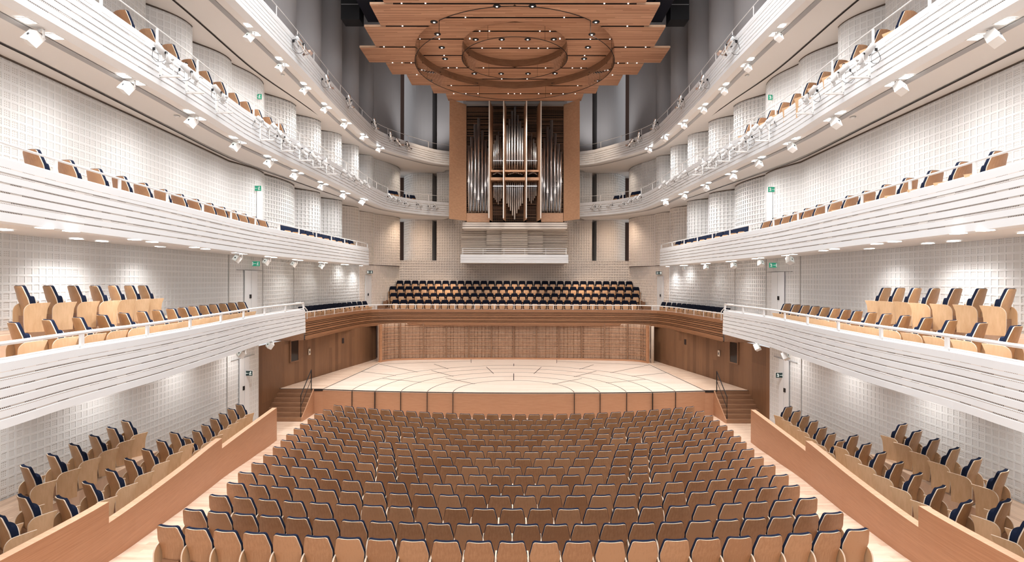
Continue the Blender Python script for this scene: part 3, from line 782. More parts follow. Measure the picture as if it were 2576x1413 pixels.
# wing platforms
for sg, side in SIDES:
    mb = MB()
    for y0, y1, xa, xb, z in ((16.1, 21.3, None, -10.97, .60), (10.45, 16.1, None, -10.97, .92), (5.0, 10.45, None, -10.97, 1.28)):
        a = [dv_at(y)+Vector((-.1, 0)) for y in (y0, (y0+y1)/2, min(y1, 21.4))]
        pts = [tuple(p) for p in a]+[(a[-1].x, y1), (xb, y1), (xb, y0)]
        mb.prism(pts, z+.0, Matrix.Translation((0, 0, 0)))
    for y0, y1, x0, x1, z in ((5, 15.4, -10.97, -9.85, 1.45),):
        mb.prism([(x1+.35, y0), (x1, y1), (x0, y1), (x0, y0)], z)
    if sg < 0: mb = mb.mirror()
    mb.build('seating_platform', PLATW, label=f'stepped pale parquet platform under the {side} wing seats', cat='platform')

# ---------------------------------------------------------------- side seats
def side_row(px, H, floor, ang, name, lab, group, dat=D_SD, cat='side chair', arms=(-1, 1), top=HT, ped=True):
    for sg, side in SIDES:
        for i, (x, y) in enumerate(px):
            h = H[0]+(H[1]-H[0])*i/max(1, len(px)-1) if isinstance(H, tuple) else H
            p = PH(x, y, h); a = math.radians(ang)
            # the pixel marks the top of the backrest (centre)
            fx, fy = math.sin(a), math.cos(a)
            loc = (sg*(p.x+fx*.08), p.y+fy*.08, p.z-top)
            seat(name, dat, loc, -sg*a, lab.format(n=nth(i+1), side=side), cat, group.format(side=side), arms=arms, ped=ped)
LA = [(597, 1019), (576, 1030), (554, 1042), (532, 1055), (510, 1071), (487, 1086), (464, 1103)]
LB = [(430, 1090.6), (397, 1111), (359, 1133), (315, 1158), (267, 1186), (208, 1218), (140, 1255)]
LC = [(307, 1061), (270, 1078), (225, 1098.5), (174, 1121), (118, 1147), (50, 1176)]
side_row(LA, -4.65, .6, 30, 'wing_chair', 'wing seat on the {side}, {n} from the stage along the far lower line', 'wing seats behind the {side} divider')
side_row(LB, (-4.35, -4.1), .9, 30, 'wing_chair', 'wing seat on the {side}, {n} from the stage along the parapet line', 'wing seats behind the {side} divider')
side_row(LC, (-3.80, -3.72), 1.45, 30, 'wing_chair', 'wing seat on the {side}, {n} from the stage along the raised wall line', 'wing seats behind the {side} divider')
side_row([(42, 1252), (-20, 1300)], -3.95, 1.3, 30, 'wing_chair', 'wing seat on the {side}, {n} behind the nearest divider at the photo edge', 'wing seats behind the {side} divider')
B1L = [(18, 812), (106, 805), (183, 799), (245, 793), (300, 788), (347, 784), (386, 781), (422, 777), (451, 774), (478, 771), (505, 768.5), (530, 766), (555, 764), (578, 762), (602, 760)]
side_row(B1L, (-.80, -.82), F1, 30, 'balcony_chair', 'front row seat behind the lowest {side} balcony rail, {n} from the camera', 'front row seats of the lowest {side} balcony', cat='balcony chair')
B1U = [(35, 719), (108, 719), (171, 719), (227, 719), (274, 718.5), (315, 718.5), (350, 718.5)]
side_row(B1U, (-.132, -.162), F1, 30, 'balcony_chair', 'raised back row seat on the lowest {side} balcony, {n} from the camera', 'back row seats of the lowest {side} balcony', cat='balcony chair')
B2S = [(64, 375), (151, 402), (225, 424), (289, 443), (344, 460), (395, 476), (438, 488), (478, 500.5), (515, 511), (546, 520.5), (576, 530), (602, 537.5), (629, 545), (653, 552)]
side_row(B2S, 2.36, F2, 20, 'balcony_chair', 'plywood backed seat on the second {side} balcony, {n} from the camera', 'seats of the second {side} balcony', cat='balcony chair', arms=(-1,), dat=D_ST)  # darker stalls plywood puts the shade on these backs into the colour
B2P = [(711, 566), (731, 570.5), (752, 575.5), (772, 579.5), (793, 584.5), (811, 588.5), (828, 592.5), (845, 596), (861, 599.5), (877, 602.5)]
side_row(B2P, 2.36, F2, 112, 'balcony_chair', 'navy fronted seat facing the stage from the second {side} balcony, {n} along', 'paired navy seats of the second {side} balcony', cat='balcony chair', ped=False)
B3S = [(293, 24), (357, 71), (413, 110), (463, 148), (502, 178), (539, 205.5), (574, 233), (606, 255), (635, 275), (664, 294), (693, 311)]
side_row(B3S, 5.82, F3, 20, 'balcony_chair', 'plywood backed seat on the {side} spotlight balcony, {n} from the camera', 'seats of the {side} spotlight balcony', cat='balcony chair', arms=(-1,), dat=D_ST)  # same darker plywood, shade on the backs given by colour
side_row([(979, 479), (991, 481), (1019, 489), (1035, 491)], 5.9, F3, 130, 'balcony_chair', 'dark seat on the {side} spotlight balcony corner beside the organ, {n} along', 'corner seats of the {side} spotlight balcony', cat='balcony chair', ped=False)
# platforms under the raised rows
for sg, side in SIDES:
    mb = MB(); mb.prism([(-9.95, 7), (-10.1, 17.3), (-10.96, 17.3), (-10.96, 7)], CZ-.15-HT-F1, Matrix.Translation((0, 0, F1)))
    if sg < 0: mb = mb.mirror()
    mb.build('seating_platform', PLATW, label=f'pale raised step under the back row of the lowest {side} balcony', cat='platform')

# ---------------------------------------------------------------- choir seats
CR = [(986, 755, 30, 37.9, 1022+572), (981, 737.4, 31, 38.7, 0), (979.3, 721.4, 32, 39.5, 0), (996.5, 706.8, 31, 40.3, 0)]
CE = [(8.30, 30), (8.62, 31), (8.85, 32), (8.55, 31)]
CZT = [4.89, 5.34, 5.79, 6.2]
st = MB()
for r in range(4):
    D = CR[r][3]; xe, n = CE[r]; xl = PD(CR[r][0]+10, 740, D).x; xr = -xl+.04
    for i in range(n):
        x = xl+(xr-xl)*i/(n-1)
        seat('choir_chair', D_CH, (x, D-.08, CZT[r]-HT), math.pi, f'navy choir seat, {nth(i+1)} from the left in the {nth(r+1)} row above the stage rail', 'choir chair', 'choir seats behind the stage', ped=False, arms=(-1, 1) if i == 0 else (-1,))
for r in range(4):
    D = CR[r][3]; st.box((-9.0, D-.55, 3.4), (9.0, 41, CZT[r]-HT-.001))
st.build('choir_riser', STEPW, label='dark wooden stepped riser carrying the choir seats', cat='riser')
for sg, side in SIDES:
    for i in range(14):
        k = i/13; p = Vector((-10.62+.45*k+.62*k**3, 27.7+7.8*k)); a = math.radians(100+8*k)
        seat('choir_chair', D_CH, (sg*p.x, p.y, ZCH), -sg*a, f'navy seat facing the stage from the {side} choir balcony arm, {nth(i+1)} from the camera', 'choir chair', f'seats on the {side} arm of the choir balcony', ped=False)
    s_ = MB()
    for k in range(4): s_.box((sg*9.05-.0 if sg < 0 else 8.6, 37.4+.8*k, ZCH), (sg*9.3+.0 if sg > 0 else -8.6, 41, ZCH+.4*(k+1)), 0) if False else None
    mb = MB()
    for k in range(4):
        x0, x1 = sorted((sg*8.75, sg*(9.45-.2*k)))
        mb.box((x0, 36.9+.75*k, ZCH), (x1, 37.0+.75*(k+1), ZCH+.28*(k+1)))
    mb.build('choir_steps', STEPW, label=f'small dark wooden steps at the {side if sg < 0 else side} end of the choir rows'.replace('left', 'LR').replace('right', 'left').replace('LR', 'right'), cat='steps')

# ---------------------------------------------------------------- reflector canopy over the stage
ZC = CZ+11.8; CC = 29.0; RO = 5.1; RI = 2.72
JY = [19.2, 23.65, 25.75, 28.05, 30.1, 31.85, 33.6, 35.05, 36.5]
XW = [5.55, 6.2, 7.0, 7.86, 7.0, 6.2, 5.1, 4.35]
can = empty('reflector_canopy', (0, 29, ZC), label='stepped wooden acoustic reflector canopy with two ring recesses above the stage', cat='canopy')
def cut(R, y): d = R*R-(y-CC)**2; return math.sqrt(d) if d > 0 else 0
for i in range(len(JY)-1):
    y0, y1 = JY[i]+.11, JY[i+1]-.02
    ysub = sorted({y0, y1} | {y0+(y1-y0)*k/14 for k in range(15)})
    mb = MB(); T = .10
    for a, b in zip(ysub, ysub[1:]):
        Ra, Rb, ra, rb = cut(RO, a), cut(RO, b), cut(RI, a), cut(RI, b)
        def cell(xa0, xa1, xb0, xb1, z):
            if xa1-xa0 < 1e-4 and xb1-xb0 < 1e-4: return
            mb.quad((xa0, a, z), (xb0, b, z), (xb1, b, z), (xa1, a, z), 0)
            mb.quad((xa0, a, z+T), (xa1, a, z+T), (xb1, b, z+T), (xb0, b, z+T), 0)
        tilt = 0
        for s_ in (1, -1):
            f = (lambda p, q, r, t, z: cell(p, q, r, t, z)) if s_ > 0 else (lambda p, q, r, t, z: cell(-q, -p, -t, -r, z))
            f(Ra, XW[i], Rb, XW[i], ZC); f(ra, Ra, rb, Rb, ZC+.4)
        cell(-ra, ra, -rb, rb, ZC+.8)
    for yy, rev in ((y0, 0), (y1, 1)):          # edge faces
        R, r = cut(RO, yy), cut(RI, yy)
        for x0, x1, z in ((-XW[i], -R, ZC), (R, XW[i], ZC), (-R, -r, ZC+.4), (r, R, ZC+.4), (-r, r, ZC+.8)):
            if x1-x0 > .01: mb.quad((x0, yy, z), (x1, yy, z), (x1, yy, z+T), (x0, yy, z+T), 2)
    for x in (-XW[i], XW[i]): mb.quad((x, y0, ZC), (x, y1, ZC), (x, y1, ZC+T), (x, y0, ZC+T), 1)
    for x0, x1 in ((-XW[i], -XW[i]+1.0), (XW[i]-1.0, XW[i])): mb.quad((x0, y0-.004, ZC), (x1, y0-.004, ZC), (x1, y0-.004, ZC+T), (x0, y0-.004, ZC+T), 1)
    child(mb, 'reflector_panel', [CANW, PALEW, DARK], can)
def ringmesh(R, z0, z1, n=96, a0=0, a1=2*math.pi, th=.02):
    pts = [Vector((R*math.cos(a0+(a1-a0)*k/n), CC+R*math.sin(a0+(a1-a0)*k/n))) for k in range(n+1)]
    mb = MB()
    for i in range(n): mb.quad((*pts[i], z0), (*pts[i+1], z0), (*pts[i+1], z1), (*pts[i], z1))
    return mb, pts
BAND = wood('recess_band_wood', (.20, .10, .055), (.30, .155, .085), (.5, .5, 3), .35)
for R, z in ((RO, ZC), (RI, ZC+.4)):
    mb, _ = ringmesh(R, z, z+.42); child(mb, 'recess_band', BAND, can)
for i, (R, z) in enumerate(((RO+.02, ZC), (RI+.02, ZC+.4))):
    g = empty('acrylic_ring', (0, CC, z), label='large clear acrylic ring hanging under the wooden canopy' if i == 0 else 'small inner clear acrylic ring under the middle of the canopy', cat='ring', group=None)
    # the near arc of the big ring has no skirt
    gap = math.radians(42) if i == 0 else 0
    a0, a1 = -math.pi/2+gap, 1.5*math.pi-gap
    mb, pts = ringmesh(R, z-.68, z-.005, 90, a0, a1); child(mb, 'glass_skirt', GLASS, g)
    rm = MB(); rm.tube([(*p, z-.68) for p in pts], .016, 5); 
    if gap:
        _, p2 = ringmesh(R, z, z, 30, -math.pi/2-gap, -math.pi/2+gap)
        rm.tube([(*p, z-.02) for p in p2], .014, 5); rm.tube([(*p2[0], z), (*p2[0], z-.68)], .012, 5); rm.tube([(*p2[-1], z), (*p2[-1], z-.68)], .012, 5)
    for k in range(6):
        q = pts[8+k*15 if 8+k*15 < len(pts) else -1]; rm.tube([(*q, z), (*q, z-.68)], .007, 4)
    child(rm, 'rim', BLACK, g)
mb = MB()
for i in range(1, len(JY)-1):
    w = min(XW[i], XW[i-1])-.9; y = JY[i]; R, r = cut(RO, y), cut(RI, y)
    for x0, x1, z in ((-w, -R, ZC), (R, w, ZC), (-R, -r, ZC+.4), (r, R, ZC+.4), (-r, r, ZC+.8)):
        if x1-x0 > .02: mb.quad((x0, y-.12, z+.11), (x1, y-.12, z+.11), (x1, y+.16, z+.11), (x0, y+.16, z+.11))
child(mb, 'service_slot', DARK, can)
mb = MB(); mb.box((-4.2, JY[0], ZC+1.0), (4.2, JY[-1]-.3, ZC+1.3)); child(mb, 'frame', DARK, can)
def canopy_pt(cx, cyy):
    x, y = 800+cx/2.629, cyy/2.629
    for H in (11.8, 12.2, 12.6):
        p = PH(x, y, H); rr = math.hypot(p.x, p.y-CC)
        if (H == 11.8 and rr > RO) or (H == 12.2 and RI < rr <= RO+.05) or (H == 12.6 and rr <= RI+.05): return p
    return PH(x, y, 12.2)
RIM = MB(); RIM.tube([(0, 0, -.012), (0, 0, .004)], .17, 20)
rim_me = RIM.mesh('downlight_rim', BLACK)
LMP = MB(); LMP.tube([(0, .03, -.02), (0, .03, -.012)], .05, 12); lamp_me = LMP.mesh('downlight_lamp', GLOWS)
DLs = [(1183, 40), (1418, 40), (767, 143), (1838, 145), (790, 223), (1811, 227), (818, 312), (1785, 312), (840, 387), (1760, 388), (1033, 485), (1211, 486), (1389, 486), (1567, 485), (1042, 259), (1215, 259), (1387, 259), (1559, 259)]
rown = {40: 'nearest pair', 143: 'second pair', 145: 'second pair', 223: 'third pair', 227: 'third pair', 312: 'fourth pair', 387: 'fifth pair', 388: 'fifth pair', 485: 'row of four by the organ', 486: 'row of four by the organ', 259: 'row of four inside the small ring'}
for i, (x, y) in enumerate(DLs):
    p = canopy_pt(x, y)
    same = sorted(a for a, b in DLs if rown[b] == rown[y]); ix = same.index(x)+1
    e = empty('canopy_downlight', p-Vector((0, 0, .002)), label=f'round black canopy downlight, {nth(ix)} from left, {rown[y]}', cat='downlight', group='round downlights in the canopy')
    for n, me in (('rim', rim_me), ('lamp', lamp_me)):
        o = bpy.data.objects.new(n, me); COL.objects.link(o); o.parent = e
    light('SPOT', p-Vector((0, 0, .1)), 400, .1, (1, .94, .88), aim=(0, 0, -1), angle=100)
PIN = MB(); PIN.tube([(0, 0, -.02), (0, 0, .05)], .035, 8, radii=[.034, .02]); pin_me = PIN.mesh('pin_lamp', GLOWS)
PINS = {32: (552, 710, 1893, 2051), 113: (975, 1628), 173: (558, 2045), 203: (1004, 1069, 1133, 1467, 1534, 1600), 257: (673, 802, 1801, 1930), 311: (435, 569, 2033, 2166),
        316: (1085, 1207, 1332, 1393, 1457, 1518), 366: (834, 1763), 415: (492, 555, 616, 1984, 2046, 2108), 447: (861, 918, 1035, 1094, 1505, 1563, 1682, 1740), 495: (653, 741, 1858, 1947),
        522: (1215, 1383), 567: (797, 881, 1717, 1801), 622: (897, 978, 1058, 1258, 1299, 1340, 1459, 1541, 1621, 1701)}
for j, (y, xs_) in enumerate(PINS.items()):
    for i, x in enumerate(xs_):
        p = canopy_pt(x, y); jy = min(JY, key=lambda q: abs(q-p.y)); sc = jy/p.y
        o = bpy.data.objects.new('canopy_pin_light', pin_me); COL.objects.link(o); o.location = (p.x*sc, jy, p.z)
        tag(o, f'tiny white pin light, {nth(i+1)} from the left in the {nth(j+1)} lit canopy slot', 'pin light', 'pin lights in the canopy slots')
# things above the canopy
for sg, side in SIDES:
    mb = MB(); mb.box((-8.45, 27, 18.9), (-7.55, 27.8, 23)); mb.box((-8.43, 26.99, 19.6), (-7.57, 27, 19.63), 1)
    (mb if sg > 0 else mb.mirror()).build('loudspeaker_cluster', [BLACK, GREY], label=f'tall black hanging loudspeaker box beside the canopy on the {side}', cat='loudspeaker')
    mb = MB(); mb.prism([(-7.45, 24), (-5.0, 24), (-5.0, 28.4), (-7.5, 28.4)], 1.6, Matrix.Translation((0, 0, 19.4)))
    mb.prism([(-7.2, 24), (-7.12, 24), (-6.0, 28.41), (-6.08, 28.41)], .05, Matrix.Translation((0, 0, 19.35)), 1)
    (mb if sg > 0 else mb.mirror()).build('ceiling_baffle', [NAVYB, BLACK], label=f'dark navy baffle above the {side} edge of the canopy', cat='baffle')

# ---------------------------------------------------------------- organ
DO = 37.4
def O(cx, cy_, D=DO): return PD(1100+cx/3.14, 230+cy_/3.14, D)
org = empty('pipe_organ', (0, DO, 10.2), label='tall pipe organ in a wooden case with silver pipes above the choir', cat='organ')
def ob(x0, x1, y0, y1, d0, d1, m=0, mb=None):
    mb = mb or MB(); a = O(x0, y1, d0); b = O(x1, y0, d0); mb.box((a.x, d0, a.z), (b.x, d1, b.z), m); return mb
for q in (((97, 65), (230, 100), (230, 1030), (92, 1015)), ((1125, 65), (998, 100), (998, 1030), (1125, 1015))):
    mb = MB(); P = [O(*q[0], 36.0), O(*q[1], 37.2), O(*q[2], 37.2), O(*q[3], 36.0)]
    back_ = [p+Vector((0, .12, 0)) for p in P]; zt = 18.0; 
    V = P+back_; V = [Vector((v.x, v.y, (17.98 if i % 4 in (0, 1) else 10.22))) for i, v in enumerate(V)]
    mb.add(V, [(0, 1, 2, 3), (7, 6, 5, 4), (0, 4, 5, 1), (1, 5, 6, 2), (2, 6, 7, 3), (3, 7, 4, 0)])
    child(mb, 'case_shutter', CASEW, org)
for x0, x1 in ((232, 412), (820, 995)):
    child(ob(x0, x1, 960, 1030, DO-.1, DO+.2), 'plinth_panel', CASEW, org)
child(ob(205, 1025, 78, 96, DO-.3, DO+.2), 'top_beam', GREY, org)
mb = ob(225, 1005, 72, 1030, 38.6, 38.7); child(mb, 'back_board', DARK, org)
mb = MB(); random.seed(3)
for x0, x1, rng in ((234, 412, (100, 960)), (437, 520, (100, 620)), (540, 686, (100, 620)), (706, 790, (100, 620)), (822, 995, (100, 960)), (437, 520, (705, 1028)), (540, 686, (705, 1028)), (706, 790, (705, 1028))):
    y = rng[0]
    while y < rng[1]:
        h = random.choice((3, 4, 4, 6, 12)); ob(x0, x1, y, y+h, 38.15, 38.2, 0, mb); y += h+random.choice((4, 6, 8, 10))
    nx = int((x1-x0)/16)
    for k in range(nx+1): xx = x0+(x1-x0)*k/nx; ob(xx-1.3, xx+1.3, rng[0], rng[1], 38.12, 38.16, 0, mb)
child(mb, 'rear_slat', SLATD, org)
fins = ((411, 437, 72), (525, 543, 72), (706, 687, 72), (820, 790, 72))
for xf, xb, yt in fins:
    mb = MB(); A = O(xf, 72, 36.35); B = O(xb, 72, 37.5); t = .06
    mb.prism([(A.x-t/2, A.y), (A.x+t/2, A.y), (B.x+t/2, 37.9), (B.x-t/2, 37.9)], 17.98-10.25, Matrix.Translation((0, 0, 10.25)))
    child(mb, 'case_fin', CASEW, org)
    mb = MB(); mb.box((A.x-.035, A.y-.03, 10.3), (A.x+.035, A.y, 17.95)); child(mb, 'fin_edge', EDGEL, org)
for x0, x1 in ((420, 527), (528, 702), (703, 808)):
    child(ob(x0, x1, 620, 633, 36.9, 37.9), 'shelf', CASEW, org); child(ob(x0, x1, 678, 700, 36.9, 37.9), 'shelf', CASEW, org)
    mb = MB()
    cx0 = (x0+x1)/2
    for k in range(9):
        c = O(cx0+(k-4)*(x1-x0)*.075, 652-(4-abs(k-4))*3.5, 37.1)
        mb.tube([c+Vector((0, .3, -.04)), c+Vector((0, .1, 0)), c+Vector((0, 0, .0))], .03, 8, radii=[.015, .025, .05])
    child(mb, 'horn_cluster', TIN, org, smooth=True)
def pipe(x, ytop, ybot, w, mouth=None, foot=None, inverted=False, d=DO):
    mb = MB(); t = O(x, ytop, d); b = O(x, ybot, d); r = w/2/3.14*d/F
    if inverted:
        f = O(x, foot, d); mb.tube([Vector((t.x, d, t.z)), Vector((t.x, d, f.z)), Vector((t.x, d, b.z))], r, 14, radii=[r*.15, r, r])
    elif foot:
        f = O(x, foot, d); mb.tube([Vector((t.x, d, b.z)), Vector((t.x, d, f.z)), Vector((t.x, d, f.z+.02)), Vector((t.x, d, t.z))], r, 14, radii=[r*.15, r, r, r])
    child(mb, 'pipe', TIN, org, smooth=True)
    if mouth:
        f = O(x, foot, d); m2 = MB(); rr = r*1.02
        m2.poly([(t.x-rr*.75, d-rr-.012, f.z+.05), (t.x+rr*.75, d-rr-.012, f.z+.05), (t.x, d-rr-.02, f.z+.42)])
        m2.box((t.x-rr*.8, d-rr-.03, f.z-.02), (t.x+rr*.8, d-rr+.02, f.z+.02)); child(m2, 'pipe_mouth', [mat_mouth], org)
mat_mouth = mat('mouth_tin', (.8, .76, .72), .35, .6)
for x, t, m in ((250, 430, 715), (272, 360, 752), (300, 260, 800), (328, 210, 855), (357, 310, 800), (382, 390, 750), (402, 450, 715),
                (828, 450, 715), (846, 370, 755), (872, 283, 800), (902, 230, 860), (931, 333, 805), (956, 415, 755), (977, 478, 720)):
    pipe(x, t, 958, 22, mouth=True, foot=m, d=37.25)
for x, t in ((262, 520), (286, 470), (314, 262), (343, 480), (369, 520), (393, 560), (836, 560), (859, 520), (887, 300), (916, 480), (943, 540), (966, 580)): pipe(x, t, 958, 10, foot=940, d=37.6)
for x, t in ((552, 270), (570, 218), (592, 155), (614, 122), (637, 187), (656, 237), (674, 290)): pipe(x, t, 618, 17, foot=546)
for x, t in ((445, 415), (457, 387), (471, 345), (484, 317), (498, 360), (510, 397), (717, 395), (732, 355), (745, 333), (761, 375), (772, 408), (781, 437)): pipe(x, t, 618, 10.5, foot=546)
for x, b in ((550, 885), (564, 912), (579, 942), (595, 980), (612, 1010), (629, 962), (645, 930), (659, 905), (673, 885)): pipe(x, 703, b, 13, foot=742, inverted=True)
for x, b in ((447, 840), (458, 855), (470, 875), (483, 892), (496, 865), (508, 845), (717, 840), (729, 865), (743, 885), (757, 862), (770, 842), (781, 825)): pipe(x, 703, b, 9, foot=742, inverted=True)
for x0, x1 in ((440, 520), (544, 684), (708, 788)):
    child(ob(x0, x1, 745, 749, 37.15, 37.2), 'pipe_stay', TIN, org); child(ob(x0, x1, 544, 548, 37.15, 37.2), 'pipe_stay', TIN, org)
# console gallery under the organ
SLW = mat('gallery_slats', (.66, .56, .47), .7); SLW2 = mat('cornice_paint', (.76, .69, .62), .6); SLB = mat('gallery_slat_shadow_gap', (.16, .11, .08), .8)
gal = empty('organ_gallery', (0, 38, 7.4), label='white organ gallery with slatted wall and parapet below the organ', cat='gallery')
def gb(*a, **k): return ob(*a, **k)
child(ob(199, 1024, 1036, 1082, 37.46, 38), 'cornice_core', BROWN, gal)
for k, (y0, y1) in enumerate(((1036, 1046), (1051, 1063), (1070, 1081))): child(ob(198, 1025, y0, y1, 37.3-.0*k, 39), 'cornice_board', SLW2, gal)
random.seed(5)
for x0, x1, d in ((190, 388, 38.7), (388, 508, 38.45), (508, 714, 38.2), (714, 835, 38.45), (835, 1030, 38.7)):
    mb = ob(x0, x1, 1082, 1290, d+.05, d+.1, 1); y = 1084
    while y < 1285:
        h = random.choice((4, 5, 7, 9)); ob(x0, x1, y, y+h, d, d+.06, 0, mb); y += h+random.choice((2.5, 3.5, 5))
    child(mb, 'slatted_panel', [SLW, SLB], gal)
for k, (y0, y1, o) in enumerate(((1289, 1307, 0), (1309, 1324, .02), (1326, 1338, .04), (1340, 1353, .05))): child(ob(183, 1035, y0, y1, 37.3+o, 37.6), 'parapet_board', WHITE, gal)
child(ob(183, 1035, 1300, 1352, 37.5, 41), 'slab', SOFFIT, gal)
mb = MB()
for x in (196, 203, 362, 527, 692, 857, 1015, 1022): ob(x-1.2, x+1.2, 1238, 1290, 37.4, 37.43, 0, mb)
for y in (1240, 1256, 1272): ob(196, 1022, y, y+1.2, 37.41, 37.42, 0, mb)
o = mb.build('gallery_railing', RAILW, label='fine wire railing on the organ gallery parapet', cat='railing')

# ---------------------------------------------------------------- exit signs
def exit_sign(x, y, p, label, sg, lit=True):
    g = empty('exit_sign', p, 0, label, 'exit sign')
    w, h = .19, .1
    for n, m, boxes in (('case', RAILW, [(-w-.01, 0, -h-.01, w+.01, .06, h+.01)]), ('face', GREEN if lit else EXITD, [(-w, -.006, -h, w, 0, h)]),
                        ('pictogram', EXITW, [(-.165, -.012, -.07, -.095, -.006, .07), (-.07, -.012, -.008, .035, -.006, .008), (-.07, -.012, -.022, -.055, -.006, .022),
                                              (.10, -.012, .045, .13, -.006, .075), (.085, -.012, -.01, .12, -.006, .04), (.06, -.012, .015, .15, -.006, .03), (.07, -.012, -.07, .095, -.006, -.005), (.105, -.012, -.06, .15, -.006, -.035)])):
        mb = MB()
        for b in boxes:
            x0, x1 = sorted((b[0]*sg, b[3]*sg)); mb.box((x0, b[1], b[2]), (x1, b[4], b[5]))
        mb.build(n, m, g)
    return g
for sg, side in SIDES:
    for (x, y, D, lev, lit) in ((645, 242, 22.0, 'third', True), (644, 473, 22.6, 'second', True), (641, 663, 23.35, 'first', True), (622, 939, 22.7, 'stalls', False), (930, 684, 36.6, 'choir', False)):
        p = PD(x, y, D); exit_sign(x, y, Vector((sg*p.x, p.y, p.z)), f'small green exit sign on the {side} wall at {lev} level', sg, lit)

# ---------------------------------------------------------------- soffit lights
HB = MB(); HB.box((-.13, -.10, -.34), (.13, .12, -.06)); hb_me = HB.mesh('spot_body', LAMPW)
HF = MB(); HF.box((-.10, -.105, -.31), (.10, -.10, -.09)); HF.tube([(0, -.12, -.2), (0, -.10, -.2)], .03, 10, 1); hf_me = HF.mesh('spot_front', [EXITW, BLACK])
HY = MB(); HY.tube([(0, 0, 0), (0, 0, -.07)], .02, 8); HY.box((-.15, -.02, -.22), (-.135, .02, -.03)); HY.box((.135, -.02, -.22), (.15, .02, -.03)); HY.box((-.15, -.02, -.045), (.15, .02, -.03)); hy_me = HY.mesh('spot_yoke', LAMPW)
SQ = MB(); SQ.box((-.09, -.10, -.012), (.09, .10, 0)); sq_me = SQ.mesh('square_lamp', GLOW)
SQF = MB(); SQF.box((-.115, -.125, -.008), (.115, .125, .0)); sqf_me = SQF.mesh('square_frame', LAMPW)
def box_spot(p, sg, label, group, tilt=-.5, yaw=.35):
    e = empty('box_spotlight', p, sg*-yaw, label, 'spotlight', group)
    for n, me, rx in (('yoke', hy_me, 0), ('housing', hb_me, tilt), ('lens_front', hf_me, tilt)):
        o = bpy.data.objects.new(n, me); COL.objects.link(o); o.parent = e; o.rotation_euler = (rx, .35 if rx else 0, 0); o.scale = (.82,)*3; o.location = (0, 0, -.05 if rx else 0)
def square_light(p, label, group, power, aim=(0, 0, -1)):
    e = empty('square_downlight', p, 0, label, 'downlight', group)
    for n, me in (('frame', sqf_me), ('lamp', sq_me)):
        o = bpy.data.objects.new(n, me); COL.objects.link(o); o.parent = e
    if power: light('SPOT', Vector(p)-Vector((0, 0, .06)), power, .12, (1, .975, .95), aim=aim, angle=150)
def on_soffit(x, y, k):
    pl, zb, so = {1: (B1, Z1B, Z1B+.08), 2: (B2, Z2B, SO2), 3: (B3, Z3B, SO3), 4: (B4, Z4B, SO4)}[k]
    H = zb-CZ+.03
    for _ in range(5):
        p = PH(x, y, H); q = min(pl, key=lambda v: abs(v.y-p.y))
        a = q.x-.2; w = -11.4; f = max(0, min(1, (a-p.x)/(a-w))) if p.y < 34 else max(0, min(1, (q-Vector((p.x, p.y))).length/8))
        H = zb+.01+(so-zb-.01)*f-CZ
    return Vector((p.x, p.y, CZ+H-.015))
FX = {4: [((623, 61), (644, 83), (632, 78)), ((701, 145), (717, 161), (709, 157)), ((763, 208), (774, 220), (768, 217)), ((815, 259), (827, 269), (819, 266)), ((865, 300), (878, 308), (868, 306)), ((911, 336), (921, 343), (916, 339)), ((952, 365), (962, 372), (955, 369))],
      3: [((61, 46), (132, 87), (95, 68)), ((309, 187), (345, 206), (327, 198)), ((474, 278), (503, 296), (488, 289)), ((586, 343), (608, 356), (597, 353)), ((672, 391), (688, 400), (680, 397)), ((740, 427), (756, 434), (744, 431)), ((805, 456), (819, 462), (812, 460)), ((862, 480), (875, 485), (867, 483)), ((912, 498), (920, 501), (913, 500))],
      2: [((591, 634), (611, 637), (601, 636.5)), ((673, 644), (688, 646), (674, 646)), ((741, 652), (755, 653.6), (742, 653.5)), ((806, 658.6), (818, 660), (811, 660)), ((862, 664), (872, 664.5), (866, 665))]}
PW = {4: 165, 3: 165, 2: 75}
for k, lst in FX.items():
    nm = {4: 'topmost gallery', 3: 'spotlight balcony', 2: 'second balcony'}[k]
    for sg, side in SIDES:
        for i, (a, b, c) in enumerate(lst):
            grp = f'lamps under the {side} {nm}'
            for j, q in enumerate((a, b)):
                p = on_soffit(*q, k); p.x *= sg
                square_light(p, f'bright square soffit light under the {side} {nm}, {nth(2*i+j+1)} from the camera', grp, PW[k]*(.55 if k == 2 and p.y > 27 else 1), aim=(-sg*.35 if k > 2 else sg*.2, 0, -1))
            p = on_soffit(*c, k); p.x *= sg
            box_spot(p, sg, f'white box spotlight under the {side} {nm}, {nth(i+1)} from the camera', f'box spotlights under the {side} {nm}')
FLAT = [(5, 575), (107, 570), (175, 578), (187, 598), (237, 604), (335, 600), (380, 606), (362, 618), (487, 620), (515, 624), (908, 667)]
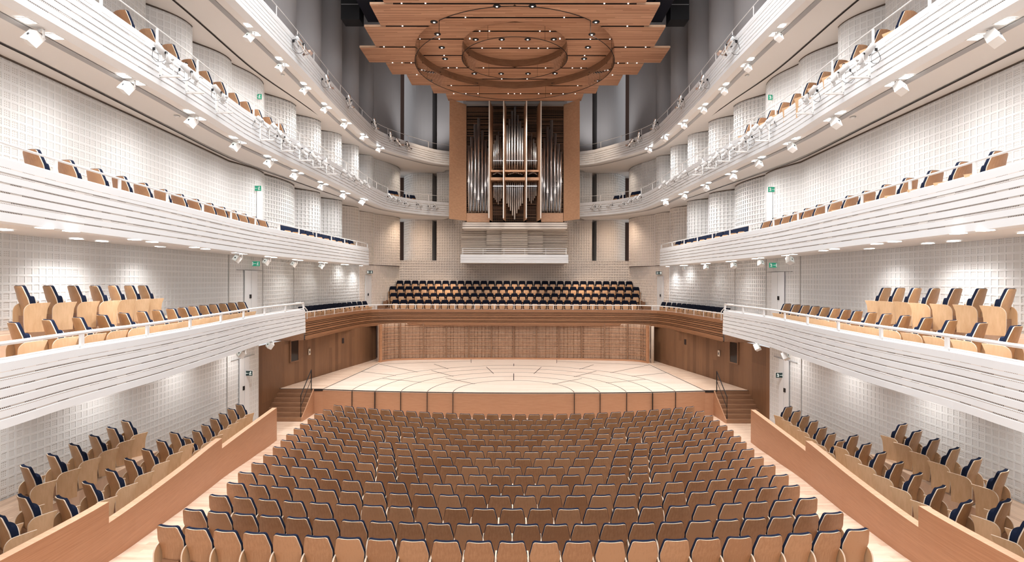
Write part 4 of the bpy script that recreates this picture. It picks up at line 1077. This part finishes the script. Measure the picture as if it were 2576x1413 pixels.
for sg, side in SIDES:
    for i, q in enumerate(FLAT):
        p = on_soffit(*q, 2); p.x *= sg
        if abs(p.x) > 10.2: p.x = sg*-10.2
        square_light(p, f'flush square downlight under the {side} second balcony, {nth(i+1)} along', f'flush downlights under the {side} second balcony', 170, aim=(sg*.15, 0, -1))
    for i, (x, y, k) in enumerate(((613, 876, 0), (684, 856, 0))):
        p = PH(x, y, Z1B+.03-CZ); p.x *= sg
        box_spot(p, sg, f'white box spotlight under the lowest {side} balcony, {("nearer" if i == 0 else "farther")} one', f'box spotlights under the lowest {side} balcony', yaw=.8)
    for k, (x, y, lv) in enumerate(((443, 289, 3), (710, 186, 4))):
        p = on_soffit(x, y, lv); p.x *= sg; mb = MB(); mb.tube([(*p.xy, p.z-.05), (*p.xy, p.z)], .07, 14, radii=[.05, .08])
        mb.build('smoke_detector', LAMPW, smooth=True, label=f'small round white smoke detector on the {side} {"spotlight balcony" if lv == 3 else "topmost"} soffit', cat='detector')
# lights for the lowest wall zone and upper chamber; unseen spots added to warm the back walls and light the organ
for sg in (1, -1):
    for y in (11, 14.5, 18, 21.5): light('SPOT', (sg*-9.9, y, Z1B-.05), 110, .15, (1, .97, .94), aim=(-sg*.3, 0, -1), angle=150)
    light('SPOT', (sg*-5.6, 38.9, Z4T+.15), 420, .2, (1, .98, .97), aim=(-.2*sg, .3, 1), angle=120)
    light('SPOT', (sg*-8.8, 38, Z4T+.15), 600, .2, (1, .98, .97), aim=(-.4*sg, .2, 1), angle=120)
    light('SPOT', (sg*-7.2, 38.6, SO4-.1), 240, .2, (1, .82, .66), aim=(0, .4, -1), angle=150)
    light('SPOT', (sg*-7.2, 38.6, SO3-.1), 620, .2, (1, .76, .56), aim=(0, .4, -1), angle=150)  # unseen warm spots added to tint and brighten the far walls
for x in (-6.3, 6.3): light('SPOT', (x*.75, 35.2, 17.5), 480, .3, (1, .77, .58), aim=(x*.04, .5, -1), angle=62)  # unseen warm pair added to brighten the back wall
for x in (-4.5, 0, 4.5): light('SPOT', (x, 38.2, 7.3), 290, .3, (1, .76, .56), aim=(x*.1, .35, -1), angle=130)  # unseen warm spots added to brighten the choir wall
light('SPOT', (0, 34.5, 17.6), 1100, .4, (1, .93, .85), aim=(0, .9, -1.4), angle=80)  # unseen spot added to light the organ front

# ---------------------------------------------------------------- stage spotlights on the rails
def spot_parts(chrome):
    mm = CHROME if chrome else LAMPG
    a = MB(); a.tube([(0, -.30, 0), (0, -.28, 0), (0, -.05, 0), (0, .0, 0), (0, .26, 0), (0, .30, 0)], .09, 12, radii=[.05, .085, .095, .07, .065, .085])
    b = MB(); b.tube([(-.11, 0, 0), (-.12, 0, -.12), (-.08, 0, -.2), (.08, 0, -.2), (.12, 0, -.12), (.11, 0, 0)], .011, 6); b.tube([(-.12, 0, 0), (.12, 0, 0)], .016, 6)
    c = MB(); 
    for k in range(4):
        M = Matrix.Rotation(k*math.pi/2, 4, 'Y'); c.box((-.06, .28, .06), (.06, .37, .066), 0, M @ Matrix.Rotation(.25, 4, 'X'))
    d = MB(); pts = [(0, -.28, 0), (.02, -.36, -.1), (.05, -.4, -.28), (.08, -.3, -.36), (.1, -.12, -.3), (.1, -.02, -.2)]; d.tube(pts, .006, 5); d.box((.075, -.03, -.03), (.12, .03, .03)); d.box((-.12, -.02, -.02), (-.075, .02, .02)); d.box((-.04, -.31, -.04), (.04, -.29, .04))
    return dict(barrel=a.mesh('spot_barrel', mm, True), yoke=b.mesh('spot_yoke', RAILW), barn_door=c.mesh('spot_flaps', mm), cable=d.mesh('spot_cable', BLACK))
SPW, SPC = spot_parts(False), spot_parts(True)
def stage_spot(p, yaw, pitch, dat, label, group, bracket=True, sc=1.0):
    e = empty('stage_spotlight', p, yaw, label, 'stage light', group)
    for n, me in dat.items():
        o = bpy.data.objects.new(n, me); COL.objects.link(o); o.parent = e; o.scale = (sc,)*3
        if n in ('barrel', 'barn_door'): o.rotation_euler = (pitch, 0, 0)
    return e
S3 = [(408, 132), (476, 181), (550, 232), (660, 306), (695, 324), (712, 345), (727, 357), (757, 374), (778, 384), (791, 394), (808, 404), (825, 414), (872, 436), (891, 443), (904, 454), (922, 462), (982, 493), (993, 497), (1006, 504), (1024, 511), (1054, 513.6), (1080, 518), (1096, 518)]
S4 = [(757, 112), (824, 204), (879, 253), (943, 310), (983, 342), (1002, 356), (1026, 365)]
def near_rail(x, y, pl, off=.30):
    dx, _ = _n(x, y); q = offset(pl, off); best = min(q, key=lambda v: abs(v.x-(CX+dx/F*v.y)) if v.y > 8 else 99)
    i = q.index(best); j = min(i+1, len(q)-1)
    bb = None
    for i in range(len(q)-1):
        for k in range(8):
            v = q[i].lerp(q[i+1], k/8)
            if v.y > 8:
                e = abs(v.x-(CX+dx/F*v.y))
                if bb is None or e < bb[0]: bb = (e, v)
    return PD(x, y, bb[1].y)
for sg, side in SIDES:
    for i, (x, y) in enumerate(S3):
        p = near_rail(x, y, B3); rnd = random.Random(i); tgt = Vector((0, 30, 2))-p
        yaw = math.atan2(-tgt.x, tgt.y)+rnd.uniform(-.25, .25); p.x *= sg
        if i in (3, 4): yaw -= .5
        stage_spot(p, sg*yaw, -.72+rnd.uniform(-.15, .12), SPW, f'white stage spotlight on the {side} spotlight balcony front, {nth(i+1)} from the camera', f'stage spotlights along the {side} balcony front', sc=.8)
    for i, (x, y) in enumerate(S4[:7 if sg > 0 else 6]):
        p = near_rail(x, y, B4); p.x *= sg; rnd = random.Random(50+i)
        stage_spot(p, sg*rnd.uniform(-.6, -.2), -1.1+(.5 if i in (0, 5, 6) else 0), SPC, f'chrome stage spotlight on the topmost {side} gallery front, {nth(i+1)} from the camera', f'chrome spotlights along the topmost {side} gallery', sc=1.25 if i == 0 else 1.0)
    # hanging brackets
    for i, (x, y) in enumerate([(445, 200), (520, 252), (590, 300), (690, 345), (745, 375), (800, 412)]):
        pass
    L3 = [q for q in (0, 1, 2, 3, 5, 7, 9, 11)]
    for n_, i in enumerate(L3):
        x, y = S3[i]; p = near_rail(x, y, B3, .12); mb = MB(); Y = p.y
        q = min(B3, key=lambda v: abs(v.y-Y)); X0 = q.x
        mb.box((X0+.03, Y-.03, Z3T-.72), (X0+.07, Y+.03, Z3T+.02)); mb.box((X0+.03, Y-.03, Z3T-.74), (X0+.50, Y+.03, Z3T-.70)); mb.box((X0-.05, Y-.03, Z3T), (X0+.07, Y+.03, Z3T+.02))
        mb.tube([(X0+.35, Y, Z3T-.7), (X0+.35, Y, p.z-.15)], .012, 6)
        (mb if sg > 0 else mb.mirror()).build('lamp_bracket', LAMPW, label=f'white L shaped lamp bracket on the {side} spotlight balcony, {nth(n_+1)} from the camera', cat='bracket', group=f'lamp brackets on the {side} balcony front')
